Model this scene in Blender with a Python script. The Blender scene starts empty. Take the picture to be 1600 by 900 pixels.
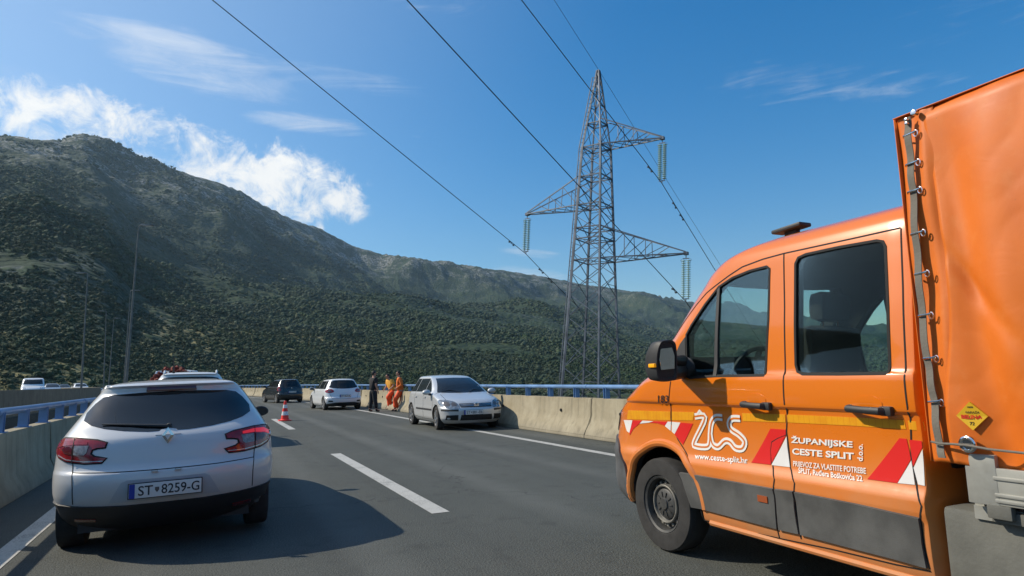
import bpy, bmesh, math, random
import numpy as np
from mathutils import Vector, Matrix, geometry, noise as mnoise
from mathutils.bvhtree import BVHTree
C = bpy.context; D = bpy.data; S = C.scene
COL = S.collection
random.seed(7); RNG = np.random.default_rng(11)
PI = math.pi

# ------------------------------------------------------------ camera, sky, sun, exposure
FPX = 1000.0; ROLL = .022; CAMH = 1.36
_hc = 600 - ROLL*(800-330); RHO = math.atan(ROLL)
TH = math.atan((_hc-450)*math.cos(RHO)/FPX); PSI = math.radians(25.1096)
FW = Vector((math.sin(PSI)*math.cos(TH), math.cos(PSI)*math.cos(TH), math.sin(TH)))
_rt = Vector((math.cos(PSI), -math.sin(PSI), 0)); _up = _rt.cross(FW)
RT = _rt*math.cos(RHO) - _up*math.sin(RHO); UP = _up*math.cos(RHO) + _rt*math.sin(RHO)
CAM = Vector((0, 0, CAMH))
cd = D.cameras.new('camera'); cam = D.objects.new('camera', cd); COL.objects.link(cam)
cam.matrix_world = Matrix(((RT.x, UP.x, -FW.x, 0), (RT.y, UP.y, -FW.y, 0), (RT.z, UP.z, -FW.z, CAMH), (0, 0, 0, 1)))
cd.sensor_width = 36; cd.lens = 36*FPX/1600; cd.clip_start = .05; cd.clip_end = 30000
S.camera = cam

SUN_AZ = math.radians(-56)      # from the road's direction (+Y), negative = to the left
SUN_EL = math.radians(38.5)
sd = Vector((math.sin(SUN_AZ)*math.cos(SUN_EL), math.cos(SUN_AZ)*math.cos(SUN_EL), math.sin(SUN_EL)))
sl = D.lights.new('sun', 'SUN'); so = D.objects.new('sun', sl); COL.objects.link(so)
so.rotation_euler = sd.to_track_quat('Z', 'Y').to_euler()
sl.energy = 4.2; sl.angle = math.radians(.5); sl.color = (1, .90, .74)

S.view_settings.view_transform = 'Standard'; S.view_settings.look = 'None'
S.view_settings.exposure = 0.35; S.view_settings.gamma = 1
S.render.engine = 'CYCLES'

def ray(px, py): return (FW + RT*((px-800)/FPX) - UP*((py-450)/FPX))
def at_zc(px, py, zc): return CAM + ray(px, py)*zc
def at_y(px, py, Y): d = ray(px, py); return CAM + d*(Y/d.y)
def at_x(px, py, X): d = ray(px, py); return CAM + d*(X/d.x)
def at_z(px, py, Z=0): d = ray(px, py); return CAM + d*((Z-CAMH)/d.z)

# world
W = D.worlds.new('World'); S.world = W; W.use_nodes = True
nt = W.node_tree; nt.nodes.clear()
class NB:
    """tiny node builder"""
    def __init__(s, nt): s.nt = nt
    def n(s, t, ins=None, **kw):
        nd = s.nt.nodes.new(t)
        for k, v in kw.items(): setattr(nd, k, v)
        if ins:
            for k, v in ins.items():
                sock = nd.inputs[k]
                if isinstance(v, bpy.types.NodeSocket): s.nt.links.new(v, sock)
                else: sock.default_value = v
        return nd
    def m(s, op, a, b=0., c=0., clamp=False):
        nd = s.n('ShaderNodeMath', {0: a, 1: b, 2: c}, operation=op); nd.use_clamp = clamp
        return nd.outputs[0]
    def vm(s, op, a, b=(0, 0, 0)):
        nd = s.n('ShaderNodeVectorMath', {0: a, 1: b}, operation=op)
        return nd.outputs['Value'] if op in ('DOT_PRODUCT', 'LENGTH', 'DISTANCE') else nd.outputs[0]
    def mix(s, f, a, b):
        nd = s.nt.nodes.new('ShaderNodeMix'); nd.data_type = 'RGBA'
        for k, v in ((0, f), (6, a), (7, b)):
            if isinstance(v, bpy.types.NodeSocket): s.nt.links.new(v, nd.inputs[k])
            else: nd.inputs[k].default_value = v if k == 0 else ((*v, 1) if len(v) == 3 else v)
        return nd.outputs[2]
    def noise(s, vec, scale, detail=6, rough=.55, dist=0.):
        return s.n('ShaderNodeTexNoise', {'Vector': vec, 'Scale': scale, 'Detail': detail, 'Roughness': rough, 'Distortion': dist}).outputs['Fac']
    def ramp(s, f, lo, hi, a=0., b=1., smooth=True):
        nd = s.n('ShaderNodeMapRange', {0: f, 1: lo, 2: hi, 3: a, 4: b}); nd.clamp = True
        if smooth: nd.interpolation_type = 'SMOOTHSTEP'
        return nd.outputs[0]
w = NB(nt)
sky = w.n('ShaderNodeTexSky', sky_type='NISHITA', sun_disc=False, sun_elevation=SUN_EL, sun_rotation=SUN_AZ,
          altitude=100, air_density=1.15, dust_density=.7, ozone_density=2.6)
tc = w.n('ShaderNodeTexCoord').outputs['Generated']
sep = w.n('ShaderNodeSeparateXYZ', {0: tc})
# clouds live on a flat layer: direction / height
zz = w.m('MAXIMUM', sep.outputs[2], .03)
lay = w.n('ShaderNodeCombineXYZ', {0: w.m('DIVIDE', sep.outputs[0], zz), 1: w.m('DIVIDE', sep.outputs[1], zz), 2: 0.}).outputs[0]
def basis_of(px, py):
    d = ray(px, py).normalized(); r = d.cross(Vector((0, 0, 1))).normalized(); u = r.cross(d)
    return d, r, u
def ell(px, py, rx, ry, ang=0., soft=1.):
    """soft elliptical region of the sky round a direction; rx, ry in radians"""
    d, r, u = basis_of(px, py); ca, sa = math.cos(ang), math.sin(ang)
    a1 = r*ca + u*sa; a2 = u*ca - r*sa
    x = w.m('DIVIDE', w.vm('DOT_PRODUCT', tc, tuple(a1)), rx); y = w.m('DIVIDE', w.vm('DOT_PRODUCT', tc, tuple(a2)), ry)
    q = w.m('ADD', w.m('MULTIPLY', x, x), w.m('MULTIPLY', y, y))
    front = w.ramp(w.vm('DOT_PRODUCT', tc, tuple(d)), .2, .4)
    return w.m('MULTIPLY', w.ramp(q, 0., 1., 1., 0.), front)
n1 = w.noise(tc, 9., 9, .62, .4); n2 = w.noise(tc, 26., 6, .6)
n4 = w.noise(tc, 22., 8, .68, .6)
nn = w.m('ADD', w.m('MULTIPLY', n1, .7), w.m('MULTIPLY', n2, .3))
reg = None
for e in [(110, 195, .16, .075, -.15), (230, 228, .24, .085, -.38), (360, 268, .26, .080, -.42), (470, 288, .16, .085, -.25), (530, 305, .06, .035, 0), (150, 165, .09, .035, -.35)]:
    m_ = ell(*e); reg = m_ if reg is None else w.m('MAXIMUM', reg, m_)
cum = w.ramp(w.m('ADD', w.m('MULTIPLY', reg, .298), w.m('ADD', w.m('MULTIPLY', nn, .55), w.m('MULTIPLY', n4, .45))), .70, .86)
wn = w.n('ShaderNodeMapping', {'Vector': tc, 'Rotation': (0, 0, .42), 'Scale': (4., 4., 30.)})
n3 = w.noise(wn.outputs[0], 1.2, 9, .66, 1.6)
reg2 = None
for e, k in [((300, 95, .20, .055, -.12), 1.), ((480, 115, .26, .028, -.03), .75), ((480, 193, .12, .022, -.03), 1.), ((1280, 130, .22, .045, -.2), .62), ((1210, 80, .06, .025, .5), .4), ((60, 120, .09, .02, 0), .5),
             ((830, 395, .07, .012, -.15), .8), ((830, 428, .1, .018, -.12), 1.), ((690, 5, .13, .03, -.1), .6), ((1500, 30, .3, .05, -.15), .45), ((660, 320, .05, .02, 0), .15), ((640, 205, .05, .03, .3), .4), ((-300, 260, .4, .1, 0), 1.)]:
    m_ = w.m('MULTIPLY', ell(*e), k); reg2 = m_ if reg2 is None else w.m('MAXIMUM', reg2, m_)
cir = w.m('MULTIPLY', w.ramp(w.m('ADD', w.m('MULTIPLY', reg2, .42), w.m('ADD', w.m('MULTIPLY', n3, .7), w.m('MULTIPLY', n2, .2))), .62, 1.15), .55)
# a few clouds behind the viewer, so glass and paint have something to mirror
back = w.m('MULTIPLY', w.ramp(w.noise(lay, .55, 6, .6), .55, .75), w.m('MULTIPLY', w.ramp(sep.outputs[1], .0, -.35), .7))
cl = w.m('MAXIMUM', w.m('MAXIMUM', cum, cir), back, clamp=True)
shade = w.ramp(n1, .3, .75, .72, 1.)
ccol = w.mix(shade, (4.4, 4.9, 5.8), (8.6, 8.5, 8.2))
hs = w.n('ShaderNodeHueSaturation', {'Saturation': 1.52, 'Value': 1.13, 'Color': sky.outputs[0]})
aur = w.m('MULTIPLY', w.ramp(w.vm('DOT_PRODUCT', tc, tuple(sd)), .25, 1.), .42)
skycol = w.mix(cl, w.mix(aur, hs.outputs[0], (4.6, 5.6, 6.6)), ccol)
bg = w.n('ShaderNodeBackground', {'Color': skycol, 'Strength': .10})
w.nt.links.new(bg.outputs[0], w.n('ShaderNodeOutputWorld').inputs[0])

# ------------------------------------------------------------ helpers
def link(o, parent=None):
    COL.objects.link(o)
    if parent is not None: o.parent = parent
    return o
def meshobj(name, verts, faces, mat, parent=None, smooth=True, ang=35, mats=None, midx=None):
    me = D.meshes.new(name); me.from_pydata([tuple(v) for v in verts], [], [tuple(f) for f in faces])
    for m in (mats or [mat]): me.materials.append(m)
    if midx is not None: me.polygons.foreach_set('material_index', midx)
    if smooth: me.shade_smooth(); me.set_sharp_from_angle(angle=math.radians(ang))
    me.validate()
    return link(D.objects.new(name, me), parent)
def bmobj(name, bm, mat, parent=None, smooth=True, ang=35):
    bmesh.ops.recalc_face_normals(bm, faces=bm.faces)
    me = D.meshes.new(name); bm.to_mesh(me); bm.free(); me.materials.append(mat)
    if smooth: me.shade_smooth(); me.set_sharp_from_angle(angle=math.radians(ang))
    return link(D.objects.new(name, me), parent)
def thing(name, label, cat, loc=(0, 0, 0), rz=0, group=None):
    o = D.objects.new(name, None); COL.objects.link(o); o.location = loc; o.rotation_euler = (0, 0, rz)
    o.empty_display_size = .2
    o['label'] = label; o['category'] = cat
    if group: o['group'] = group
    return o
def tag(o, label=None, cat=None, group=None, kind=None):
    if label: o['label'] = label
    if cat: o['category'] = cat
    if group: o['group'] = group
    if kind: o['kind'] = kind
    return o
def empty_part(name, parent):
    o = D.objects.new(name, None); o.empty_display_size = .1; return link(o, parent)
def copy_tree(o, parent=None):
    c = o.copy(); COL.objects.link(c)
    if parent is not None: c.parent = parent
    for ch in list(o.children): copy_tree(ch, c)
    return c
def box(bm, c, s, rot=None, bev=0):
    r = bmesh.ops.create_cube(bm, size=1)
    M = Matrix.Translation(c) @ (rot.to_4x4() if rot is not None else Matrix()) @ Matrix.Diagonal((*s, 1))
    bmesh.ops.transform(bm, matrix=M, verts=r['verts'])
    if bev:
        es = list({e for v in r['verts'] for e in v.link_edges})
        bmesh.ops.bevel(bm, geom=es, offset=bev, segments=2, affect='EDGES', profile=.6)
def bar(bm, a, b, w, h=None, up=Vector((0, 0, 1))):
    a = Vector(a); b = Vector(b); d = b-a; L = d.length
    if L < 1e-6: return
    d.normalize(); u = up if abs(d.dot(up)) < .95 else Vector((0, 1, 0))
    x = d.cross(u).normalized(); y = x.cross(d)
    R = Matrix((x, d, y)).transposed()
    box(bm, (a+b)/2, (w, L, h or w), R)
def tube(bm, pts, r, n=10, cap=True):
    pts = [Vector(p) for p in pts]; rings = []
    rr = r if isinstance(r, (list, tuple)) else [r]*len(pts)
    u = None
    for i, p in enumerate(pts):
        t = (pts[min(i+1, len(pts)-1)] - pts[max(i-1, 0)]).normalized()
        if u is None: u = t.orthogonal().normalized()
        else: u = (u - t*u.dot(t)).normalized()
        v = t.cross(u)
        rings.append([bm.verts.new(p + (u*math.cos(2*PI*k/n) + v*math.sin(2*PI*k/n))*rr[i]) for k in range(n)])
    for a, b in zip(rings, rings[1:]):
        for k in range(n): bm.faces.new((a[k], a[(k+1) % n], b[(k+1) % n], b[k]))
    if cap: bm.faces.new(rings[0][::-1]); bm.faces.new(rings[-1])
def lathe(bm, prof, n=32, axis='x', c=(0, 0, 0), cap=False):
    """prof: list of (axial, radius)"""
    c = Vector(c); rings = []
    for a, r in prof:
        ring = []
        for k in range(n):
            t = 2*PI*k/n
            if axis == 'x': v = Vector((a, r*math.cos(t), r*math.sin(t)))
            elif axis == 'y': v = Vector((r*math.cos(t), a, r*math.sin(t)))
            else: v = Vector((r*math.cos(t), r*math.sin(t), a))
            ring.append(bm.verts.new(c+v))
        rings.append(ring)
    for a, b in zip(rings, rings[1:]):
        for k in range(n): bm.faces.new((a[k], a[(k+1) % n], b[(k+1) % n], b[k]))
    if cap: bm.faces.new(rings[0][::-1]); bm.faces.new(rings[-1])
    bmesh.ops.remove_doubles(bm, verts=[v for r in rings for v in r], dist=1e-5)
def pchip(x, y, xi):
    x = np.asarray(x, float); y = np.asarray(y, float); xi = np.asarray(xi, float)
    h = np.diff(x); d = np.diff(y)/h; m = np.zeros_like(y)
    for i in range(1, len(x)-1):
        if d[i-1]*d[i] > 0:
            w1 = 2*h[i]+h[i-1]; w2 = h[i]+2*h[i-1]; m[i] = (w1+w2)/(w1/d[i-1]+w2/d[i])
    m[0] = d[0]; m[-1] = d[-1]
    k = np.clip(np.searchsorted(x, xi)-1, 0, len(h)-1); t = (xi-x[k])/h[k]
    t = np.clip(t, 0, 1)
    return (2*t**3-3*t**2+1)*y[k] + (t**3-2*t**2+t)*h[k]*m[k] + (-2*t**3+3*t**2)*y[k+1] + (t**3-t**2)*h[k]*m[k+1]

# ------------------------------------------------------------ materials
def mat(name, col, rough=.6, metal=0., coat=0., spec=.5, bump=0., bscale=60., var=.0, vscale=4., emis=None, alpha=None, rvar=0.):
    m = D.materials.new(name); m.use_nodes = True; nb = NB(m.node_tree); m.node_tree.nodes.clear()
    tcn = nb.n('ShaderNodeTexCoord').outputs['Object']
    c = (*col, 1) if len(col) == 3 else col
    p = nb.n('ShaderNodeBsdfPrincipled', {'Base Color': c, 'Roughness': rough, 'Metallic': metal, 'Coat Weight': coat, 'Coat Roughness': .04, 'Specular IOR Level': spec})
    if var:
        f = nb.noise(tcn, vscale, 5, .6)
        nb.nt.links.new(nb.mix(nb.ramp(f, .3, .7), [x*(1-var) for x in col[:3]], [min(1, x*(1+var*.6)) for x in col[:3]]), p.inputs['Base Color'])
    if rvar:
        f2 = nb.noise(tcn, 3.1, 6, .65)
        nb.nt.links.new(nb.ramp(f2, .3, .75, max(.02, rough-rvar), rough+rvar), p.inputs['Roughness'])
    if bump:
        b = nb.n('ShaderNodeBump', {'Strength': bump, 'Distance': .01, 'Height': nb.noise(tcn, bscale, 4, .6)})
        nb.nt.links.new(b.outputs[0], p.inputs['Normal'])
    if emis: p.inputs['Emission Color'].default_value = (*emis[:3], 1); p.inputs['Emission Strength'].default_value = emis[3]
    nb.nt.links.new(p.outputs[0], nb.n('ShaderNodeOutputMaterial').inputs[0])
    m.diffuse_color = c
    return m
def dusty_paint(name, col, metal=0., rough=.32, coat=.8, dirt=(.28, .25, .2), top=.55, bot=.25, amt=.55):
    """car paint with road film that thickens on the lower panels"""
    m = D.materials.new(name); m.use_nodes = True; nb = NB(m.node_tree); m.node_tree.nodes.clear()
    tcn = nb.n('ShaderNodeTexCoord').outputs['Object']; z = nb.n('ShaderNodeSeparateXYZ', {0: tcn}).outputs[2]
    f = nb.noise(tcn, 2.3, 7, .65, .3); g = nb.noise(tcn, 34, 5, .7)
    d = nb.m('MULTIPLY', nb.ramp(z, bot, top, 1., .06), nb.m('ADD', nb.ramp(f, .25, .7, .35, 1.), nb.m('MULTIPLY', g, .35)))
    d = nb.m('MULTIPLY', d, amt, clamp=True)
    colr = nb.mix(d, col, dirt)
    p = nb.n('ShaderNodeBsdfPrincipled', {'Base Color': colr, 'Metallic': metal, 'Roughness': nb.ramp(d, 0., .5, rough, .6),
             'Coat Weight': nb.ramp(d, 0., .5, coat, coat*.2), 'Coat Roughness': .06})
    b = nb.n('ShaderNodeBump', {'Strength': .05, 'Distance': .02, 'Height': nb.noise(tcn, 1.7, 2, .5)})
    nb.nt.links.new(b.outputs[0], p.inputs['Normal']); nb.nt.links.new(b.outputs[0], p.inputs['Coat Normal'])
    nb.nt.links.new(p.outputs[0], nb.n('ShaderNodeOutputMaterial').inputs[0])
    return m
def glassmat(name, tint=(.55, .62, .6), gl=1.):
    m = D.materials.new(name); m.use_nodes = True; nb = NB(m.node_tree); m.node_tree.nodes.clear()
    fr = nb.n('ShaderNodeFresnel', {'IOR': 1.45})
    tr = nb.n('ShaderNodeBsdfTransparent', {'Color': (*tint, 1)}); g = nb.n('ShaderNodeBsdfGlossy', {'Roughness': .02, 'Color': (.9, .95, .95, 1)})
    mx = nb.n('ShaderNodeMixShader', {0: nb.m('MULTIPLY', fr.outputs[0], gl, clamp=True), 1: tr.outputs[0], 2: g.outputs[0]})
    nb.nt.links.new(mx.outputs[0], nb.n('ShaderNodeOutputMaterial').inputs[0]); return m

M = {}
M['orange'] = dusty_paint('orange_paint', (.70, .165, .002), 0, .26, .8, (.42, .23, .11), 1.15, .3, .62)
M['silver_white'] = dusty_paint('pearl_white_paint', (.57, .575, .575), .0, .3, .8, (.33, .32, .29), .75, .3, .45)
M['silver'] = dusty_paint('silver_paint', (.56, .575, .59), .3, .34, .8, (.34, .33, .30), .6, .2, .4)
M['white'] = dusty_paint('white_paint', (.72, .74, .76), 0, .3, .8, (.35, .33, .29), .6, .2, .4)
M['black'] = dusty_paint('black_paint', (.014, .015, .017), 0, .25, .8, (.10, .09, .08), .6, .2, .35)
M['greycar'] = dusty_paint('grey_paint', (.2, .21, .23), .5, .3, .8)
M['plastic'] = mat('dark_plastic', (.022, .023, .025), .55, bump=.1, bscale=300)
M['cladding'] = mat('grey_cladding', (.088, .088, .084), .62, var=.35, vscale=3, bump=.15, bscale=220)
M['bumper'] = mat('grey_bumper_plastic', (.085, .088, .092), .6, var=.3, vscale=4, bump=.1, bscale=200)
M['rubber'] = mat('rubber', (.028, .027, .026), .85, bump=.25, bscale=90, var=.3, vscale=12)
M['seam'] = mat('seam_black', (.006, .006, .006), .8)
M['darkglass'] = mat('dark_glass', (.008, .009, .010), .04, spec=.7, coat=0)
M['greyglass'] = mat('tinted_window', (.02, .025, .028), .05, spec=.7)
M['glass'] = glassmat('van_window_glass', (.84, .91, .89), .24)
M['mirror'] = mat('mirror_glass', (.8, .85, .88), .03, metal=1)
M['chrome'] = mat('chrome', (.7, .7, .7), .15, metal=1)
M['alloy'] = mat('alloy_wheel', (.5, .5, .5), .35, metal=.8, var=.2)
M['steel'] = mat('steel_wheel', (.20, .19, .165), .55, metal=.3, var=.45, vscale=8)
M['hub'] = mat('hub_cap_grey', (.05, .05, .048), .55, var=.3, vscale=20)
M['red_lens'] = mat('red_lens', (.30, .010, .014), .12, coat=.6, var=.3, vscale=22)
M['red_lit'] = mat('brake_light_lit', (.5, .012, .015), .2, coat=.5, emis=(1, .03, .04, .3))
M['dark_red'] = mat('dark_red_lens', (.10, .008, .010), .12, coat=.6)
M['smoke_lens'] = mat('smoked_lens', (.10, .09, .09), .12, coat=.6)
M['white_lens'] = mat('clear_lens', (.45, .46, .47), .1, coat=.6, metal=.3)
M['lamp_insert'] = mat('lamp_insert', (.24, .22, .22), .1, coat=.6, var=.4, vscale=30)
M['head_lens'] = mat('headlamp_lens', (.30, .32, .34), .08, coat=.9, metal=.6, var=.5, vscale=14)
M['amber'] = mat('amber_lens', (.9, .38, .01), .25, emis=(1, .45, .02, .15))
M['plate'] = mat('plate_white', (.62, .62, .60), .4, var=.08)
M['plate_text'] = mat('plate_black', (.015, .015, .02), .5)
M['plate_blue'] = mat('plate_blue', (.01, .03, .28), .4)
M['txt_white'] = mat('lettering_white', (.74, .72, .68), .5)
M['txt_black'] = mat('lettering_black', (.012, .01, .01), .5)
M['refl_white'] = mat('reflective_white', (.72, .70, .68), .35, var=.05)
M['refl_red'] = mat('reflective_red', (.66, .022, .018), .3, coat=.3)
def band_mat():
    m = D.materials.new('yellow_reflective_band'); m.use_nodes = True; nb = NB(m.node_tree); m.node_tree.nodes.clear()
    tcn = nb.n('ShaderNodeTexCoord').outputs['Object']; y = nb.n('ShaderNodeSeparateXYZ', {0: tcn}).outputs[1]
    f = nb.m('FRACT', nb.m('MULTIPLY', y, 26.)); f = nb.ramp(f, .02, .12)
    g = nb.noise(tcn, 11, 3)
    c = nb.mix(nb.m('MULTIPLY', f, nb.ramp(g, .3, .6, .5, 1.)), (.62, .20, .006), (.74, .33, .01))
    p = nb.n('ShaderNodeBsdfPrincipled', {'Base Color': c, 'Roughness': .35})
    nb.nt.links.new(p.outputs[0], nb.n('ShaderNodeOutputMaterial').inputs[0]); return m
M['band'] = band_mat()
M['fabric'] = mat('seat_fabric', (.02, .02, .022), .9, bump=.2, bscale=150)
M['lining'] = mat('grey_lining', (.03, .03, .03), .85)
M['blue_rail'] = mat('blue_rail_paint', (.13, .25, .46), .38, coat=.25, var=.25, vscale=1.5)
M['galv'] = mat('galvanised_steel', (.11, .13, .16), .5, metal=.55, var=.35, vscale=1.2)
M['galv_pole'] = mat('galvanised_pole', (.20, .21, .21), .55, metal=.5, var=.25, vscale=2)
M['insul'] = mat('insulator_glass', (.35, .50, .47), .15, coat=.6)
M['wire'] = mat('wire_aluminium', (.055, .057, .06), .5, metal=.5)
M['cone_red'] = mat('cone_red', (.85, .035, .02), .45, var=.12, vscale=8)
M['cone_white'] = mat('cone_white', (.72, .70, .68), .4)
M['skin'] = mat('skin', (.42, .22, .15), .55, var=.1, vscale=8)
M['hair'] = mat('hair_dark', (.012, .010, .009), .7)
M['police'] = mat('black_uniform', (.012, .013, .016), .85, bump=.4, bscale=30, var=.3, vscale=5)
M['hi_orange'] = mat('hi_vis_orange', (.85, .085, .012), .7, bump=.5, bscale=18, var=.12, vscale=7)
M['hi_shirt'] = mat('orange_shirt', (.72, .15, .02), .8, bump=.5, bscale=18, var=.15, vscale=7)
M['hi_yellow'] = mat('yellow_orange_shirt', (.85, .42, .06), .8, bump=.5, bscale=18, var=.15, vscale=7)
M['navy'] = mat('navy_cloth', (.015, .018, .03), .85)
M['boot'] = mat('boot_black', (.012, .011, .01), .6)
M['alu'] = mat('aluminium', (.33, .33, .30), .45, metal=.35, var=.2, vscale=5)
M['box_grey'] = mat('veil_grey_plastic', (.12, .12, .105), .75, var=.25, vscale=3, bump=.2, bscale=60)  # grey of the window-reflection veil for the added box; bed hinges share it
M['strap'] = mat('grey_strap', (.16, .145, .12), .8, bump=.3, bscale=90)
M['sticker'] = mat('sticker_yellow', (.70, .42, .02), .4)
M['sticker_red'] = mat('sticker_red', (.6, .03, .015), .4)
M['hay'] = mat('red_brown_load', (.22, .045, .03), .9, bump=.6, bscale=12, var=.6, vscale=14)
def tarp_mat():
    m = D.materials.new('orange_tarpaulin'); m.use_nodes = True; nb = NB(m.node_tree); m.node_tree.nodes.clear()
    tcn = nb.n('ShaderNodeTexCoord').outputs['Object']
    g = nb.noise(tcn, 1.6, 6, .6, .5); h = nb.noise(tcn, 9, 5, .6)
    st = nb.n('ShaderNodeMapping', {'Vector': tcn, 'Scale': (1, 9., .8), 'Rotation': (.12, 0, 0)})
    k = nb.noise(st.outputs[0], 1.2, 5, .6)
    c = nb.mix(nb.ramp(g, .3, .7), (.56, .115, .004), (.66, .150, .007))
    c = nb.mix(nb.m('MULTIPLY', nb.ramp(k, .5, .8), .16), c, (.42, .13, .03))
    sp = nb.ramp(nb.noise(tcn, 46, 2, .5), .76, .8); c = nb.mix(nb.m('MULTIPLY', sp, .5), c, (.25, .09, .03))
    c = nb.mix(nb.m('MULTIPLY', nb.ramp(h, .5, .75), .12), c, (.75, .35, .12))
    p = nb.n('ShaderNodeBsdfPrincipled', {'Base Color': c, 'Roughness': nb.ramp(g, .2, .8, .48, .64), 'Coat Weight': .05, 'Coat Roughness': .3})
    b = nb.n('ShaderNodeBump', {'Strength': .10, 'Distance': .03, 'Height': nb.noise(tcn, 3.5, 5, .55, .8)})
    b2 = nb.n('ShaderNodeBump', {'Strength': .15, 'Distance': .002, 'Height': nb.noise(tcn, 420, 2, .5), 'Normal': b.outputs[0]})
    nb.nt.links.new(b2.outputs[0], p.inputs['Normal'])
    nb.nt.links.new(p.outputs[0], nb.n('ShaderNodeOutputMaterial').inputs[0]); return m
M['tarp'] = tarp_mat()
def asphalt_mat():
    m = D.materials.new('asphalt'); m.use_nodes = True; nb = NB(m.node_tree); m.node_tree.nodes.clear()
    tcn = nb.n('ShaderNodeTexCoord').outputs['Object']
    fine = nb.noise(tcn, 75, 3, .75); vor = nb.n('ShaderNodeTexVoronoi', {'Vector': tcn, 'Scale': 95.}).outputs['Distance']
    big = nb.noise(tcn, .35, 5, .6); mid = nb.noise(tcn, 3.5, 5, .6)
    st = nb.n('ShaderNodeMapping', {'Vector': tcn, 'Scale': (1.6, .03, 1)}); track = nb.noise(st.outputs[0], 1.1, 4, .55)
    c = nb.mix(nb.ramp(fine, .36, .64), (.022, .025, .022), (.112, .120, .106))
    c = nb.mix(nb.m('MULTIPLY', nb.ramp(vor, .0, .28, 1., 0.), .5), c, (.20, .205, .185))
    c = nb.mix(nb.m('MULTIPLY', nb.ramp(big, .35, .7), .35), c, (.105, .110, .098))
    c = nb.mix(nb.m('MULTIPLY', nb.ramp(track, .45, .75), .5), c, (.038, .041, .037))
    c = nb.mix(nb.m('MULTIPLY', nb.ramp(mid, .52, .7), .4), c, (.032, .034, .031))
    spx = nb.n('ShaderNodeSeparateXYZ', {0: tcn}); oil = nb.ramp(nb.noise(tcn, 1.3, 3, .5), .66, .74)
    c = nb.mix(nb.m('MULTIPLY', oil, .35), c, (.022, .023, .022))
    lane = nb.m('ABSOLUTE', nb.m('SUBTRACT', nb.m('ABSOLUTE', nb.m('SUBTRACT', nb.m('PINGPONG', nb.m('ADD', spx.outputs[0], 1.45), 3.7), 1.85)), .82))
    c = nb.mix(nb.m('MULTIPLY', nb.m('MULTIPLY', nb.ramp(lane, .0, .38, 1., 0.), nb.ramp(big, .25, .65, .4, 1.)), .48), c, (.125, .130, .118))
    crk = nb.n('ShaderNodeTexVoronoi', {'Vector': nb.vm('ADD', tcn, nb.vm('MULTIPLY', nb.n('ShaderNodeTexNoise', {'Vector': tcn, 'Scale': 2.}).outputs['Color'], (.9, .9, .9))), 'Scale': .22}, feature='DISTANCE_TO_EDGE').outputs['Distance']
    c = nb.mix(nb.m('MULTIPLY', nb.ramp(crk, .001, .004, 1., 0.), .55), c, (.018, .018, .018))
    p = nb.n('ShaderNodeBsdfPrincipled', {'Base Color': c, 'Roughness': .82, 'Specular IOR Level': .35})
    b = nb.n('ShaderNodeBump', {'Strength': .6, 'Distance': .008, 'Height': nb.m('ADD', fine, nb.m('MULTIPLY', vor, -.8))})
    nb.nt.links.new(b.outputs[0], p.inputs['Normal'])
    nb.nt.links.new(p.outputs[0], nb.n('ShaderNodeOutputMaterial').inputs[0]); return m
M['asphalt'] = asphalt_mat()
def paint_line_mat():
    m = D.materials.new('road_marking_paint'); m.use_nodes = True; nb = NB(m.node_tree); m.node_tree.nodes.clear()
    tcn = nb.n('ShaderNodeTexCoord').outputs['Object']
    f = nb.noise(tcn, 60, 4, .7); g = nb.noise(tcn, 3, 5, .65)
    k = nb.ramp(nb.m('ADD', f, nb.m('MULTIPLY', g, .6)), .78, .98)
    c = nb.mix(nb.m('MULTIPLY', k, .85), nb.mix(g, (.36, .355, .33), (.56, .55, .50)), (.14, .14, .13))
    p = nb.n('ShaderNodeBsdfPrincipled', {'Base Color': c, 'Roughness': .7})
    nb.nt.links.new(p.outputs[0], nb.n('ShaderNodeOutputMaterial').inputs[0]); return m
M['line'] = paint_line_mat()
def concrete_mat(name, a, b_):
    m = D.materials.new(name); m.use_nodes = True; nb = NB(m.node_tree); m.node_tree.nodes.clear()
    geo = nb.n('ShaderNodeNewGeometry').outputs['Position']
    f = nb.noise(geo, 2.2, 8, .65, .3); st = nb.n('ShaderNodeMapping', {'Vector': geo, 'Scale': (6., 6., .55)})
    s_ = nb.noise(st.outputs[0], 1.3, 6, .6); g = nb.noise(geo, 45, 3, .7)
    c = nb.mix(nb.ramp(f, .3, .7), a, b_)
    c = nb.mix(nb.m('MULTIPLY', nb.ramp(s_, .47, .72), .45), c, [x*.45 for x in a])
    c = nb.mix(nb.m('MULTIPLY', nb.ramp(g, .62, .75), .35), c, [x*.45 for x in a])
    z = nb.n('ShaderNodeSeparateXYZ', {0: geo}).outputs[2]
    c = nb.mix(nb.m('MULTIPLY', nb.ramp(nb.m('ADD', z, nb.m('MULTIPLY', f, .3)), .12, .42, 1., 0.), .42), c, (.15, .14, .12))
    p = nb.n('ShaderNodeBsdfPrincipled', {'Base Color': c, 'Roughness': .88, 'Specular IOR Level': .3})
    b = nb.n('ShaderNodeBump', {'Strength': .35, 'Distance': .01, 'Height': nb.m('ADD', g, f)})
    nb.nt.links.new(b.outputs[0], p.inputs['Normal'])
    nb.nt.links.new(p.outputs[0], nb.n('ShaderNodeOutputMaterial').inputs[0]); return m
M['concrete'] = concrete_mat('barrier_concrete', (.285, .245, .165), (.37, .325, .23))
M['concrete_old'] = concrete_mat('weathered_concrete', (.17, .145, .105), (.23, .20, .15))

def curve_shift(y): return -(y-28)**2/550 if y > 28 else 0.
def rp(X, y, z=0):      # a point on the road's own grid
    k = 0 if y < 28 else -2*(y-28)/550
    n = Vector((1, -k, 0)).normalized()
    return Vector((curve_shift(y), y, 0)) + n*X + Vector((0, 0, z))
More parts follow.
